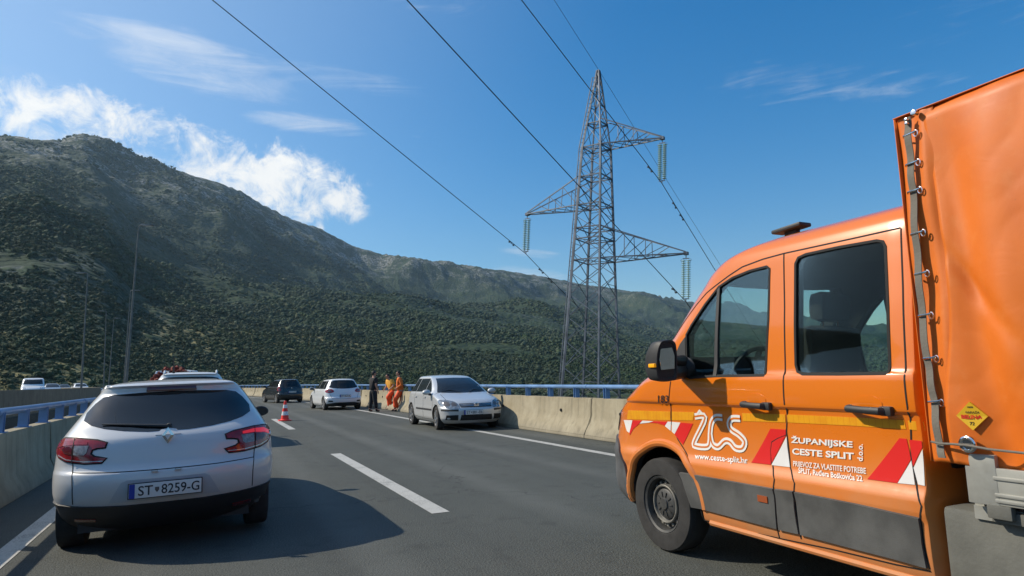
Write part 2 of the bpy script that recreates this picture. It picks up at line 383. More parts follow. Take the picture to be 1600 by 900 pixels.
#SECTION_ROAD
# ------------------------------------------------------------ road deck, markings
def strip(name, X0, X1, y0, y1, z, m, step=2., thick=0.):
    ys = list(np.arange(y0, y1, step)) + [y1]; v = []; f = []
    for y in ys: v += [rp(X0, y, z), rp(X1, y, z)]
    for i in range(len(ys)-1): a = 2*i; f.append((a, a+1, a+3, a+2))
    if thick:
        n = len(v); v += [p - Vector((0, 0, thick)) for p in v[:n]]
        f += [(a+n, c+n, b+n, d+n) if 0 else (a+n, d+n, c+n, b+n) for (a, b, c, d) in f[:]]
        for i in range(len(ys)-1):
            a = 2*i; f += [(a, a+2, a+2+n, a+n), (a+1, a+1+n, a+3+n, a+3)]
        f += [(0, n, n+1, 1), (n-2, n-1, 2*n-1, 2*n-2)]
    return meshobj(name, v, f, m, smooth=False)
RY0, RY1 = -40, 330
tag(strip('road', -2.45, 8.35, RY0, RY1, 0, M['asphalt'], thick=.9), kind='structure')
tag(strip('opposite_road', -19, -5.9, RY0, RY1, .4, M['asphalt'], thick=.9), kind='structure')
tag(strip('median_ground', -5.85, -2.5, RY0, RY1, -.25, M['concrete_old'], thick=.7), kind='structure')
# markings
tag(strip('edge_line', -1.58, -1.40, RY0, RY1, .004, M['line']), kind='structure')
tag(strip('edge_line', 6.22, 6.40, RY0, RY1, .004, M['line']), kind='structure')
for k in range(-2, 16):
    y1 = 12.7 + 13.4*k; tag(strip('lane_dash', 2.09, 2.28, y1-6.2, y1, .004, M['line'], 1.), kind='structure')
tag(strip('opposite_edge_line', -7.2, -7.02, RY0, RY1, .404, M['line']), kind='structure')

# ------------------------------------------------------------ concrete barriers
def barrier_mesh(prof, L, holes=True):
    """prof: list of (x,z) from road side base over the top to the back base; runs along y"""
    bm = bmesh.new()
    a = [bm.verts.new((x, 0.012, z)) for x, z in prof]; b = [bm.verts.new((x, L-.012, z)) for x, z in prof]
    n = len(prof)
    for k in range(n-1): bm.faces.new((a[k], b[k], b[k+1], a[k+1]))
    bm.faces.new((a[-1], b[-1], b[0], a[0])); bm.faces.new(a); bm.faces.new(b[::-1])
    es = [e for e in bm.edges if e.calc_length() > .08]
    bmesh.ops.bevel(bm, geom=es, offset=.012, segments=2, affect='EDGES')
    bmesh.ops.recalc_face_normals(bm, faces=bm.faces)
    me = D.meshes.new('concrete_barrier'); bm.to_mesh(me); bm.free(); me.materials.append(M['concrete'])
    me.shade_smooth(); me.set_sharp_from_angle(angle=math.radians(30)); return me
H_B = .86
prof_r = [(0, 0), (.0, .07), (.06, .19), (.15, .33), (.205, .48), (.235, H_B), (.47, H_B), (.5, 0)]
SEG = 5.9
bmesh_r = barrier_mesh(prof_r, SEG)
prof_l = [(0, 0), (-.02, .10), (-.10, .26), (-.14, H_B-.04), (-.34, H_B-.04), (-.4, 0)]
bmesh_l = barrier_mesh(prof_l, SEG)
bmesh_o = barrier_mesh([(0, 0), (.0, .9), (-.22, .9), (-.24, 0)], SEG)
def put_barrier(me, X, y, z, lab, grp, m=None):
    p0 = rp(X, y); p1 = rp(X, y+SEG)
    o = D.objects.new('concrete_barrier', me); COL.objects.link(o)
    o.location = (p0.x, p0.y, z); o.rotation_euler = (0, 0, math.atan2(-(p1.x-p0.x), p1.y-p0.y))
    if m: o.material_slots[0].link = 'OBJECT'; o.material_slots[0].material = m
    return tag(o, lab, 'barrier', grp)
ys_ = [12.35 + SEG*k for k in range(-4, 19)]
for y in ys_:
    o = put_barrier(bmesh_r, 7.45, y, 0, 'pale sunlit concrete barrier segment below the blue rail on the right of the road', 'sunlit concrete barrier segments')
    if abs(y-12.35) < .1: o['label'] = 'pale concrete barrier segment between the silver hatchback and the orange truck, with two dark holes'
    if abs(y-12.35+SEG) < .1: o['label'] = 'pale concrete barrier segment whose front end disappears behind the orange truck nose'
    if abs(y-12.35-SEG) < .1: o['label'] = 'concrete barrier segment beside the silver hatchback, dark in its shadow'
    if abs(y-12.35-2*SEG) < .1: o['label'] = 'concrete barrier segment the two orange-clothed workers lean on'
    # drain / lifting holes
    for yy in (1.35, 4.75):
        hm = bmesh.new(); lathe(hm, [(-.02, .0), (-.02, .034), (.06, .034)], 12, 'x', (.2, yy, .56)); bmobj('lifting_hole', hm, M['seam'], o)
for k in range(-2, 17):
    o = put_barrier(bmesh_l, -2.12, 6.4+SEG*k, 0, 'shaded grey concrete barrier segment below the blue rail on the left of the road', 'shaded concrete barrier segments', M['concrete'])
    if k == 0: o['label'] = 'shaded grey concrete barrier segment beside the white hatchback, nearest in view on the left'
for k in range(-2, 20):
    put_barrier(bmesh_o, -6.0, 6.0+SEG*k, .4, 'brown weathered wall segment of the opposite carriageway', 'wall segments of the opposite carriageway', M['concrete_old'])
    if k > 0: put_barrier(bmesh_o, -18.6, 6.0+SEG*k, .4, 'far parapet segment of the opposite carriageway', 'parapet segments beyond the opposite carriageway', M['concrete_old'])

# ------------------------------------------------------------ blue rails
def railing(X, z, lab, y0, y1, sp, off=0.):
    t = thing('bridge_railing', lab, 'railing', (0, 0, 0))
    bm = bmesh.new(); ys = list(np.arange(y0, y1, 1.5)); tube(bm, [rp(X, y, z) for y in ys], .048, 14); bmobj('rail_tube', bm, M['blue_rail'], t)
    bm = bmesh.new()
    for y in np.arange(y0+1, y1, 5.9): tube(bm, [rp(X, y, z), rp(X, y+.08, z)], .054, 14)
    bmobj('rail_sleeve', bm, M['blue_rail'], t)
    # post of I-section with a foot plate
    bm = bmesh.new(); h = z - H_B + .04
    box(bm, (0, -.045, h/2), (.11, .012, h)); box(bm, (0, .045, h/2), (.11, .012, h)); box(bm, (0, 0, h/2), (.012, .09, h-.004))
    box(bm, (0, 0, .008), (.17, .17, .015))
    p0 = bmobj('post', bm, M['blue_rail'], t, smooth=False)
    n = 0
    for y in np.arange(y0+off, y1, sp):
        if n >= 98: break
        p = p0 if n == 0 else p0.copy()
        if n: COL.objects.link(p); p.parent = t
        q = rp(X, y, H_B-.045); p.location = q; n += 1
        p.rotation_euler = (0, 0, math.atan2(-(rp(X, y+1).x-rp(X, y).x), 1))
railing(7.80, 1.11, 'sky blue tubular rail on posts along the right barrier', -6, 112, 1.28)
railing(-2.36, 1.07, 'blue tubular rail on posts along the shaded left barrier', -3, 112, 1.18)
#END_ROAD
#SECTION_TERRAIN
# ------------------------------------------------------------ terrain
def fbm(x, y, oct=5, seed=0, ridged=False):
    x = np.asarray(x, float); y = np.asarray(y, float); out = np.zeros_like(x); amp = 1.; tot = 0.
    for o in range(oct):
        xi = np.floor(x).astype(np.int64); yi = np.floor(y).astype(np.int64); fx = x-xi; fy = y-yi
        fx = fx*fx*fx*(fx*(fx*6-15)+10); fy = fy*fy*fy*(fy*(fy*6-15)+10)
        def h(a, b):
            v = (a*374761393 + b*668265263 + (seed+o)*1442695041) & 0xffffffff
            v = ((v ^ (v >> 13))*1274126177) & 0xffffffff
            return ((v ^ (v >> 16)) & 0xffff)/65535.
        v = (h(xi, yi)*(1-fx)+h(xi+1, yi)*fx)*(1-fy) + (h(xi, yi+1)*(1-fx)+h(xi+1, yi+1)*fx)*fy
        if ridged: v = 1-abs(2*v-1)
        out += v*amp; tot += amp; amp *= .5; x = x*2.03+17.1; y = y*2.03+9.7
    return out/tot
def px_dir(px, py):
    d = ray(px, py); return math.degrees(math.atan2(d.x, d.y)), d.z/math.hypot(d.x, d.y)
sky_px = [(0, 216), (30, 220), (60, 228), (95, 234), (112, 231), (130, 229), (150, 234), (175, 245), (210, 258), (262, 263), (300, 272), (350, 286), (380, 298), (410, 318), (440, 334), (500, 356), (550, 383), (600, 398), (700, 411), (800, 423), (900, 440), (1000, 457), (1080, 473), (1150, 488), (1250, 505), (1400, 520), (1600, 540)]
cr_px = [(0, 300), (60, 303), (125, 330), (170, 352), (210, 395), (300, 425), (420, 445), (540, 450), (620, 464), (700, 476), (780, 488), (870, 499), (960, 520), (1080, 545), (1250, 560), (1600, 580)]
SA, ST = zip(*[px_dir(*p) for p in sky_px]); CA, CT = zip(*[px_dir(*p) for p in cr_px])
SA = (-180, -90, -45, -25) + SA + (75, 100, 140, 180); ST = (.05, .12, .26, .33) + ST + (.05, .10, .10, .05)
CA = (-180, -90, -45, -25) + CA + (75, 100, 180); CT = (.02, .06, .16, .25) + CT + (.015, .03, .02)
def terrain_h(azd, r):
    azd = np.asarray(azd, float); r = np.asarray(r, float)
    tS = np.interp(azd, SA, ST); tC = np.interp(azd, CA, CT)
    r1 = np.interp(azd, [-180, -20, -8, 5, 12, 30, 60, 180], [700, 480, 560, 800, 1100, 1350, 1500, 900])
    r2 = np.interp(azd, [-180, -20, 0, 12, 30, 60, 180], [1800, 1700, 1900, 2300, 2700, 3000, 2000])
    x = r*np.sin(np.radians(azd)); y = r*np.cos(np.radians(azd))
    h1 = tC*r1; h2 = tS*r2
    # valley floor -> near crest -> saddle -> skyline -> back slope
    v0 = 105.
    u = np.clip((r-v0)/(r1-v0), 0, 1)
    near = -15 + (h1+15)*(u**1.12)
    rs = r1*1.10; hs = tC*r1*1.0 - .006*r1
    w1 = np.clip((r-r1)/(rs-r1), 0, 1); sad = h1 + (hs-h1)*w1
    w2 = np.clip((r-rs)/(r2-rs), 0, 1); main = hs + (h2-hs)*(w2**1.08)
    bk = np.clip((r-r2)/(r2*1.5), 0, 1); back = h2*(1-.8*bk)
    h = np.where(r < r1, near, np.where(r < rs, sad, np.where(r < r2, main, back)))
    # gullies and spurs
    env = np.clip(u, 0, 1)*np.clip(1-abs(r-r2)/(r2*.03), 0, 1)
    amp = np.clip(u*1.2, 0, 1)*(6+.010*r)
    edge = 1-.93*np.exp(-((r-r2)/(r2*.06))**2); edge1 = 1-.6*np.exp(-((r-r1)/(r1*.08))**2)
    g = fbm(x/330+5, y/330+3, 6, 3, True)-.62
    g2 = fbm(x/120, y/120, 5, 9)-.5
    big = fbm(x/900+1.7, y/900+4.2, 3, 21, True)-.6
    h = h + edge*edge1*amp*(g*4.2 + g2*1.3) + edge*edge1*np.clip(u, 0, 1)*r*.055*big*np.clip((r-300)/800, 0, 1)
    h = h + np.clip((r-150)/100, 0, 1)*(fbm(x/22, y/22, 4, 5)-.5)*(2.2+r*.003)
    return h
az_f = np.concatenate([np.arange(-180, -28, 3.), np.arange(-28, 72, .115), np.arange(72, 180, 3.), [180.]])
r_l = np.concatenate([[0.5, 20, 45], np.geomspace(70, 3600, 330), [4200, 5200, 7000, 12000, 20000]])
A_, R_ = np.meshgrid(az_f, r_l)
Hh = terrain_h(A_, R_)
Hh = np.where(R_ > 6000, np.minimum(Hh, -20), Hh)
Hh = np.where(R_ < 110, -15., Hh)
VX = R_*np.sin(np.radians(A_)); VY = R_*np.cos(np.radians(A_))
co = np.stack([VX, VY, Hh], -1).reshape(-1, 3)
nr, na = A_.shape
ii, jj = np.meshgrid(np.arange(nr-1), np.arange(na-1), indexing='ij')
q = np.stack([ii*na+jj, (ii+1)*na+jj, (ii+1)*na+jj+1, ii*na+jj+1], -1).reshape(-1, 4)
def fastmesh(name, co, faces, m, smooth=True):
    me = D.meshes.new(name); nf, k = faces.shape
    me.vertices.add(len(co)); me.vertices.foreach_set('co', co.astype(np.float32).ravel())
    me.loops.add(nf*k); me.loops.foreach_set('vertex_index', faces.astype(np.int32).ravel())
    me.polygons.add(nf); me.polygons.foreach_set('loop_start', (np.arange(nf)*k).astype(np.int32)); me.polygons.foreach_set('loop_total', np.full(nf, k, np.int32))
    if smooth: me.polygons.foreach_set('use_smooth', np.ones(nf, bool))
    me.update(calc_edges=True); me.materials.append(m); return link(D.objects.new(name, me))
def terrain_mat():
    m = D.materials.new('hillside'); m.use_nodes = True; nb = NB(m.node_tree); m.node_tree.nodes.clear()
    geo = nb.n('ShaderNodeNewGeometry'); P = geo.outputs['Position']
    sp = nb.n('ShaderNodeSeparateXYZ', {0: P}); z = sp.outputs[2]
    big = nb.noise(P, .0042, 6, .6, .6); mid = nb.noise(P, .022, 6, .62); fine = nb.noise(P, .16, 5, .65)
    vor = nb.n('ShaderNodeTexVoronoi', {'Vector': nb.vm('ADD', P, nb.vm('MULTIPLY', nb.n('ShaderNodeTexNoise', {'Vector': P, 'Scale': .12}).outputs['Color'], (6, 6, 6))), 'Scale': .17, 'Randomness': 1.}).outputs['Distance']
    bush = nb.ramp(nb.m('ADD', vor, nb.m('MULTIPLY', nb.m('SUBTRACT', mid, .5), -1.1)), .30, .62, 1., 0.)
    green = nb.mix(fine, (.016, .036, .020), (.046, .074, .042))
    rock = nb.mix(nb.ramp(fine, .3, .7), (.15, .155, .15), (.31, .32, .31))
    dry = nb.mix(fine, (.10, .095, .04), (.20, .175, .08))
    ground = nb.mix(nb.ramp(big, .42, .6), dry, rock)
    flat = nb.vm('MULTIPLY', P, (1, 1, 0)); dl = nb.m('MULTIPLY', nb.ramp(nb.m('ADD', z, nb.m('MULTIPLY', mid, 40.)), 35, 75, 1., 0.), nb.ramp(sp.outputs[0], 60, 160, 1., 0.))
    ground = nb.mix(dl, ground, nb.mix(nb.ramp(mid, .35, .6), (.12, .115, .05), (.27, .235, .115)))
    # rock scars: long bands that follow the strata
    stv = nb.n('ShaderNodeMapping', {'Vector': P, 'Scale': (.006, .006, .045), 'Rotation': (.08, .12, 0)})
    band = nb.ramp(nb.noise(stv.outputs[0], 1.5, 8, .68, .4), .60, .72)
    steep = nb.ramp(nb.n('ShaderNodeSeparateXYZ', {0: geo.outputs['Normal']}).outputs[2], .6, .9, 1., 0.)
    rk = nb.m('MAXIMUM', nb.m('MULTIPLY', band, .42), nb.m('MULTIPLY', nb.m('MULTIPLY', nb.ramp(z, 230, 420), nb.ramp(mid, .42, .58)), .95))
    cov = nb.m('MULTIPLY', bush, nb.m('SUBTRACT', 1., nb.m('MULTIPLY', rk, .8)), clamp=True)
    base = nb.mix(nb.m('MAXIMUM', nb.ramp(mid, .45, .72, .04, .5), nb.m('MULTIPLY', dl, .9)), (.030, .050, .028), ground)
    c = nb.mix(cov, base, green)
    c = nb.mix(nb.m('MULTIPLY', rk, nb.ramp(fine, .42, .6)), c, (.29, .285, .27))
    p = nb.n('ShaderNodeBsdfPrincipled', {'Base Color': c, 'Roughness': .95, 'Specular IOR Level': .1})
    b = nb.n('ShaderNodeBump', {'Strength': .9, 'Distance': 2.6, 'Height': nb.m('ADD', nb.m('MULTIPLY', vor, -1.), nb.m('MULTIPLY', fine, .6))})
    nb.nt.links.new(b.outputs[0], p.inputs['Normal'])
    nb.nt.links.new(p.outputs[0], nb.n('ShaderNodeOutputMaterial').inputs[0]); return m
M['hill'] = terrain_mat()
tag(fastmesh('hills', co, q[:, ::-1], M['hill']), kind='structure')

def bush_mat():
    m = D.materials.new('scrub_foliage'); m.use_nodes = True; nb = NB(m.node_tree); m.node_tree.nodes.clear()
    P = nb.n('ShaderNodeNewGeometry').outputs['Position']
    a = nb.noise(P, .055, 4, .6); f = nb.noise(P, 1.3, 5, .7); g = nb.noise(P, .3, 2, .5)
    c = nb.mix(nb.ramp(a, .35, .65), (.030, .064, .034), (.070, .112, .052))
    isl = nb.n('ShaderNodeNewGeometry').outputs['Random Per Island']; c = nb.mix(nb.m('MULTIPLY', isl, .5), c, (.060, .072, .040)); c = nb.mix(nb.ramp(isl, .90, .94), c, (.12, .13, .075)); k2 = nb.noise(P, .012, 4, .6); c = nb.mix(nb.ramp(k2, .42, .60, 0., .8), c, (.066, .092, .064))
    c = nb.mix(nb.ramp(f, .4, .8), c, (.026, .042, .020)); c = nb.mix(nb.m('MULTIPLY', nb.ramp(g, .55, .7), .5), c, (.085, .088, .040))
    p = nb.n('ShaderNodeBsdfPrincipled', {'Base Color': c, 'Roughness': .85, 'Specular IOR Level': .2})
    b = nb.n('ShaderNodeBump', {'Strength': 1., 'Distance': .45, 'Height': f})
    nb.nt.links.new(b.outputs[0], p.inputs['Normal'])
    nb.nt.links.new(p.outputs[0], nb.n('ShaderNodeOutputMaterial').inputs[0]); return m
M['bush'] = bush_mat()
def ico(sub):
    bm = bmesh.new(); bmesh.ops.create_icosphere(bm, subdivisions=sub, radius=1)
    v = np.array([x.co[:] for x in bm.verts]); f = np.array([[y.index for y in x.verts] for x in bm.faces]); bm.free(); return v, f
def scatter(N, r0, r1, sub, name, rad, K):
    az = RNG.uniform(-24, 70, N); r = np.exp(RNG.uniform(math.log(r0), math.log(r1), N))
    x = r*np.sin(np.radians(az)); y = r*np.cos(np.radians(az))
    dens = fbm(x/45, y/45, 4, 31)*.6 + fbm(x/180, y/180, 3, 37)*.4
    thr = np.interp(az, [-24, -2, 8, 70], [.45, .43, .36, .33]) + .10*np.clip((520-r)/200, 0, 1)*np.clip((2-az)/6, 0, 1)
    rocky = fbm(x/150+3, y/150+8, 4, 77); thr = thr + .12*np.clip((rocky-.52)/.1, 0, 1) + .05*np.clip((terrain_h(az, r)-200)/150, 0, 1)
    keep = dens > thr + RNG.uniform(-.09, .09, N); az, r, x, y, dens = az[keep], r[keep], x[keep], y[keep], dens[keep]
    h = terrain_h(az, r); n = len(r); V, F = ico(sub)
    R = rad(r)*np.clip(np.exp(RNG.normal(-.12, .42, n)), .35, 2.3)
    sc = np.stack([R*RNG.uniform(.85, 1.25, n), R*RNG.uniform(.85, 1.25, n), R*RNG.uniform(.6, 1.0, n)], -1)
    jit = RNG.uniform(.55, 1.3, (n, len(V), 1))
    ang = RNG.uniform(0, 2*PI, n); ca, sa = np.cos(ang), np.sin(ang)
    vv = V[None]*jit*sc[:, None]*.72
    rotz = lambda q: np.stack([q[..., 0]*ca[:, None]-q[..., 1]*sa[:, None]+x[:, None], q[..., 0]*sa[:, None]+q[..., 1]*ca[:, None]+y[:, None], q[..., 2]+h[:, None]+sc[:, 2][:, None]*.35], -1)
    core = rotz(vv).reshape(-1, 3); fcore = (F[None]+(np.arange(n)*len(V))[:, None, None]).reshape(-1, 3)
    d = RNG.normal(0, 1, (n, K, 3)); d /= np.linalg.norm(d, axis=2, keepdims=True); d[..., 2] = np.abs(d[..., 2])*1.1-.25
    cen = d*RNG.uniform(.62, 1.12, (n, K, 1))*sc[:, None]
    tri = cen[:, :, None, :] + RNG.normal(0, 1, (n, K, 3, 3))*(.20*sc[:, None, None, :])
    leaf = rotz(tri.reshape(n, K*3, 3)).reshape(-1, 3); fl = np.arange(len(leaf)).reshape(-1, 3)+len(core)
    co = np.concatenate([core, leaf]); fc = np.concatenate([fcore, fl])
    return tag(fastmesh(name, co, fc, M['bush'], False), 'dark green scrub bushes dotted over the whole hillside', 'shrubs', kind='stuff')
s1 = scatter(58000, 150, 480, 1, 'hillside_scrub', lambda r: .42+r*.0016, 30)
s2 = scatter(150000, 430, 1750, 1, 'hillside_scrub', lambda r: .7+r*.0014, 9)
s2['label'] = 'finer dark green scrub covering the distant upper slopes'

# air: one even volume round the whole scene
bm = bmesh.new(); box(bm, (0, 0, 500), (9000, 9000, 1080)); hz = bmobj('haze', bm, M['seam'], smooth=False); hz.data.materials.clear()
hm = D.materials.new('haze_air'); hm.use_nodes = True; hn = NB(hm.node_tree); hm.node_tree.nodes.clear()
pv = hn.n('ShaderNodeVolumePrincipled', {'Color': (.55, .78, 1., 1), 'Density': 7.5e-5, 'Anisotropy': .3})
hn.nt.links.new(pv.outputs[0], hn.n('ShaderNodeOutputMaterial').inputs['Volume']); hz.data.materials.append(hm); tag(hz, kind='stuff')
#END_TERRAIN
#SECTION_PYLON
# ------------------------------------------------------------ power pylon
ZC = 50.
base = at_zc(923, 600, ZC); hd = math.hypot(base.x, base.y)
def axis_pt(py):        # point of the tower's axis that is seen at image height py
    px = 923 + (935-923)*(600-py)/497.
    d = ray(px, py); return CAM + d*(hd/math.hypot(d.x, d.y))
topP = axis_pt(103); axis = (topP-base).normalized()
def z_of(py): return (axis_pt(py)-base).length*(1 if py < 600 else -1)
pyl = thing('power_pylon', 'tall grey steel lattice power pylon with three crossarms behind the barrier', 'pylon', base)
view = Vector((base.x, base.y, 0)).normalized(); sr = Vector((view.y, -view.x, 0))
arm_d = (sr*math.cos(math.radians(30)) - view*math.sin(math.radians(30))).normalized()    # right arms, a bit nearer to us
qrot = Vector((0, 0, 1)).rotation_difference(axis)
ex = arm_d; ey = Vector((0, 0, 1)).cross(ex)
Rm = Matrix((ex, ey, Vector((0, 0, 1)))).transposed()
pyl.rotation_euler = (qrot.to_matrix() @ Rm).to_euler()
def half(z):            # half width of the square body at height z above the eye-level reference
    zw = z_of(232); zt = z_of(112)
    if z < zw: return 1.62 + (0.86-1.62)*z/zw
    return .86 + (.10-.86)*(z-zw)/(zt-zw)
zA, zB, zC_, zT = z_of(232), z_of(322), z_of(408), z_of(103)
GZ = -base.z - 15.5
def cor(i, z): s = half(z); return Vector(((1, 1, -1, -1)[i]*s, (1, -1, -1, 1)[i]*s, z))
for i in range(4):
    bm = bmesh.new()
    zs_ = [GZ, 0, zC_, zB, zA, z_of(160), zT-.4]
    for a, b in zip(zs_, zs_[1:]): bar(bm, cor(i, a), cor(i, b), .15 if b <= zA else .10)
    bmobj('leg', bm, M['galv'], pyl, smooth=False)
lev = [GZ]
z = GZ
while z < zA-.6: z += half(z)*1.28; lev.append(z)
lev[-1] = zA
up_l = [zA, z_of(195), z_of(168), z_of(145), z_of(124), zT-.4]
bm = bmesh.new()
for a, b in zip(lev, lev[1:]):
    for i in range(4):
        j = (i+1) % 4
        bar(bm, cor(i, a), cor(j, b), .045); bar(bm, cor(j, a), cor(i, b), .045)
        if (lev.index(a) % 2) == 0:
            ma = (cor(i, a)+cor(i, b))/2; mb = (cor(i, a)+cor(j, b))/2*.5 + (cor(j, a)+cor(i, b))/2*.5
            bar(bm, ma, mb, .035)
for a, b in zip(up_l, up_l[1:]):
    for i in range(4): j = (i+1) % 4; bar(bm, cor(i, a), cor(j, b), .04); bar(bm, cor(j, a), cor(i, b), .04); bar(bm, cor(i, b), cor(j, b), .045)
for zz_ in (zA, z_of(195), zB, z_of(278), zC_, z_of(358), z_of(375)):
    for i in range(4): bar(bm, cor(i, zz_), cor((i+1) % 4, zz_), .08)
    bar(bm, cor(0, zz_), cor(2, zz_), .05); bar(bm, cor(1, zz_), cor(3, zz_), .05)
bmobj('lattice_bracing', bm, M['galv'], pyl, smooth=False)
bm = bmesh.new()
la = lambda z: Vector((-half(z), 0, z))*1 + Vector((0, -half(z)*.95, 0)) + Vector((-.05, 0, 0))
for s in (-.18, .18):
    for a, b in zip([GZ, 0, zC_, zA], [0, zC_, zA, zT-1]): bar(bm, la(a)+Vector((s, -.1, 0)), la(b)+Vector((s, -.1, 0)), .06)
z = GZ
while z < zT-1: bar(bm, la(z)+Vector((-.18, -.1, 0)), la(z)+Vector((.18, -.1, 0)), .03); z += .38
bmobj('ladder', bm, M['galv'], pyl, smooth=False)
tips = []
def tip_solve(px, py, sgn):
    L, z = 6., z_of(py)
    R_ = pyl.rotation_euler.to_matrix()
    for _ in range(60):
        P = base + R_ @ Vector((sgn*L, 0, z)); d = P-CAM; f = d.dot(FW); ex_ = px-(800+FPX*d.dot(RT)/f); ey_ = py-(450-FPX*d.dot(UP)/f)
        L += sgn*ex_*.03; z -= ey_*.03
    return z, L
def tip_dir_len(px, sgn):
    # length of the arm so that its tip is seen at px
    lo, hi = 1., 14.
    for _ in range(50):
        L = (lo+hi)/2; P = base + arm_d*(sgn*L); d = P-CAM; xx = 800+FPX*d.dot(RT)/d.dot(FW)
        if (xx-px)*sgn > 0: hi = L
        else: lo = L
    return lo
def arm(sgn, z0, ztop, ztip, L):
    bm = bmesh.new(); s0 = half(z0); s1 = half(ztop); tip = Vector((sgn*L, 0, ztip))
    for e in (-1, 1):
        bar(bm, (sgn*s0, e*s0, z0), tip+Vector((0, e*.12, 0)), .085); bar(bm, (sgn*s1, e*s1, ztop), tip+Vector((0, e*.10, .12)), .075)
        for k, t in enumerate((.30, .55, .78)):
            lo = Vector((sgn*s0, e*s0, z0)).lerp(tip+Vector((0, e*.12, 0)), t); hi = Vector((sgn*s1, e*s1, ztop)).lerp(tip+Vector((0, e*.10, .12)), t)
            if k < 2: bar(bm, lo, hi, .045)
            lo0 = Vector((sgn*s0, e*s0, z0)).lerp(tip, (0, .30, .55)[k]); bar(bm, lo0, hi, .045)
    for k in range(5):
        a = Vector((sgn*s0, s0, z0)).lerp(tip, k/5); b = Vector((sgn*s0, -s0, z0)).lerp(tip, (k+1)/5); bar(bm, a, b, .04)
        a = Vector((sgn*s0, -s0, z0)).lerp(tip, k/5); b = Vector((sgn*s0, s0, z0)).lerp(tip, (k+1)/5); bar(bm, a, b, .04)
    box(bm, tip, (.3, .3, .22)); bmobj('crossarm', bm, M['galv'], pyl, smooth=False)
    tips.append(tip)
arm(1, zA, z_of(190), *tip_solve(1035, 216, 1))
arm(-1, zB, z_of(276), *tip_solve(824, 335, -1))
arm(1, zC_, z_of(358), *tip_solve(1072, 396, 1))
Mw = Matrix.Translation(base) @ pyl.rotation_euler.to_matrix().to_4x4()
att = []
for (tp, lab, py) in zip(tips, ['double glass insulator string hanging from the top right crossarm', 'double glass insulator string hanging from the left crossarm', 'double glass insulator string hanging from the lower right crossarm'], [288, 397, 471]):
    wp = Mw @ tp
    t = thing('insulator_string', lab, 'insulator', wp, 0, 'insulator strings on the pylon')
    d = wp-CAM; ppx = 800+FPX*d.dot(RT)/d.dot(FW); ppy = 450-FPX*d.dot(UP)/d.dot(FW); L = (py-ppy)*d.dot(FW)/FPX*1.01
    t.rotation_euler = (qrot.to_matrix() @ Rm).to_euler()
    for s in (-.19, .19):
        bm = bmesh.new(); n = 17; p = (L-.75)/n; prof = []
        for k in range(n):
            z0 = -.5-k*p; prof += [(z0, .025), (z0-.02, .15), (z0-p*.35, .165), (z0-p*.45, .05), (z0-p*.95, .025)]
        lathe(bm, prof, 12, 'z', (s, 0, 0)); bmobj('glass_discs', bm, M['insul'], t)
    bm = bmesh.new(); bar(bm, (0, 0, 0), (0, 0, -.35), .05); box(bm, (0, 0, -.38), (.5, .05, .07)); box(bm, (0, 0, -L+.2), (.5, .05, .07)); bar(bm, (0, 0, -L+.2), (0, 0, -L), .06)
    tube(bm, [(.34, 0, -.4), (.4, 0, -.5), (.34, 0, -.62)], .015, 6); tube(bm, [(-.34, 0, -.4), (-.4, 0, -.5), (-.34, 0, -.62)], .015, 6)
    bmobj('yoke', bm, M['galv'], t, smooth=False)
    att.append(wp + axis*(-L))
earth = Mw @ Vector((0, 0, zT-.3))
# ------------------------------------------------------------ conductors: near span rises over the camera, far span drops away
def perspective_dir(px, py): return ray(px, py).normalized()
def wire(A, far, start_px, lab, r=.028, vp2=(1598, 1215), damp=True):
    # near span: from the attachment back over our heads through the given direction
    v = perspective_dir(1598, 1025)
    # fit a plane through the eye: choose the point on the start ray nearest to the line A - v*s
    d0 = ray(*start_px).normalized(); w0 = A-CAM; b = d0.dot(-v); 
    # closest points of rays CAM+d0*s and A+(-v)*t
    a_, c_ = 1., 1.; dd = d0.dot(w0); ee = (-v).dot(w0); den = a_*c_-b*b
    s = (c_*dd - b*ee)/den; s = min(max(s, 12), 60); P = CAM + d0*s
    bm = bmesh.new(); pts = []
    ext = P + (P-A)*.8
    for k in range(41):
        t = k/40; p = ext.lerp(A, t); pts.append(p - Vector((0, 0, 1))*0.0)
    v2 = perspective_dir(*vp2); B = A + v2*far
    for k in range(1, 31):
        t = k/30; p = A.lerp(B, t); pts.append(p + Vector((0, 0, 1))*(t*t*2.))
    t_ = thing('power_line', lab, 'power line', A)
    tube(bm, [p-A for p in pts], r, 6); bmobj('cable', bm, M['wire'], t_)
    if damp:
        for side, dist in ((1, 2.6), (1, 4.2), (-1, 2.2)) :
            dr = v2 if side > 0 else (ext-A).normalized()
            c = dr*dist; bm = bmesh.new(); bar(bm, c-dr*.3-Vector((0, 0, .12)), c+dr*.3-Vector((0, 0, .12)), .03)
            for e in (-1, 1): box(bm, c+dr*(.3*e)-Vector((0, 0, .12)), (.12, .12, .12))
            bar(bm, c, c-Vector((0, 0, .12)), .05); bmobj('vibration_damper', bm, M['wire'], t_, smooth=False)
wire(att[1], 30, (332, 0), 'thick power line running to the left insulator string')
wire(att[2], 25, (636, 0), 'power line running to the lower right insulator string, with dampers')
wire(att[0], 60, (815, 0), 'power line running to the top right insulator string, with dampers')
wire(earth, 70, (866, 0), 'thin earth wire over the very tip of the pylon', .016, (1598, 1190), False)

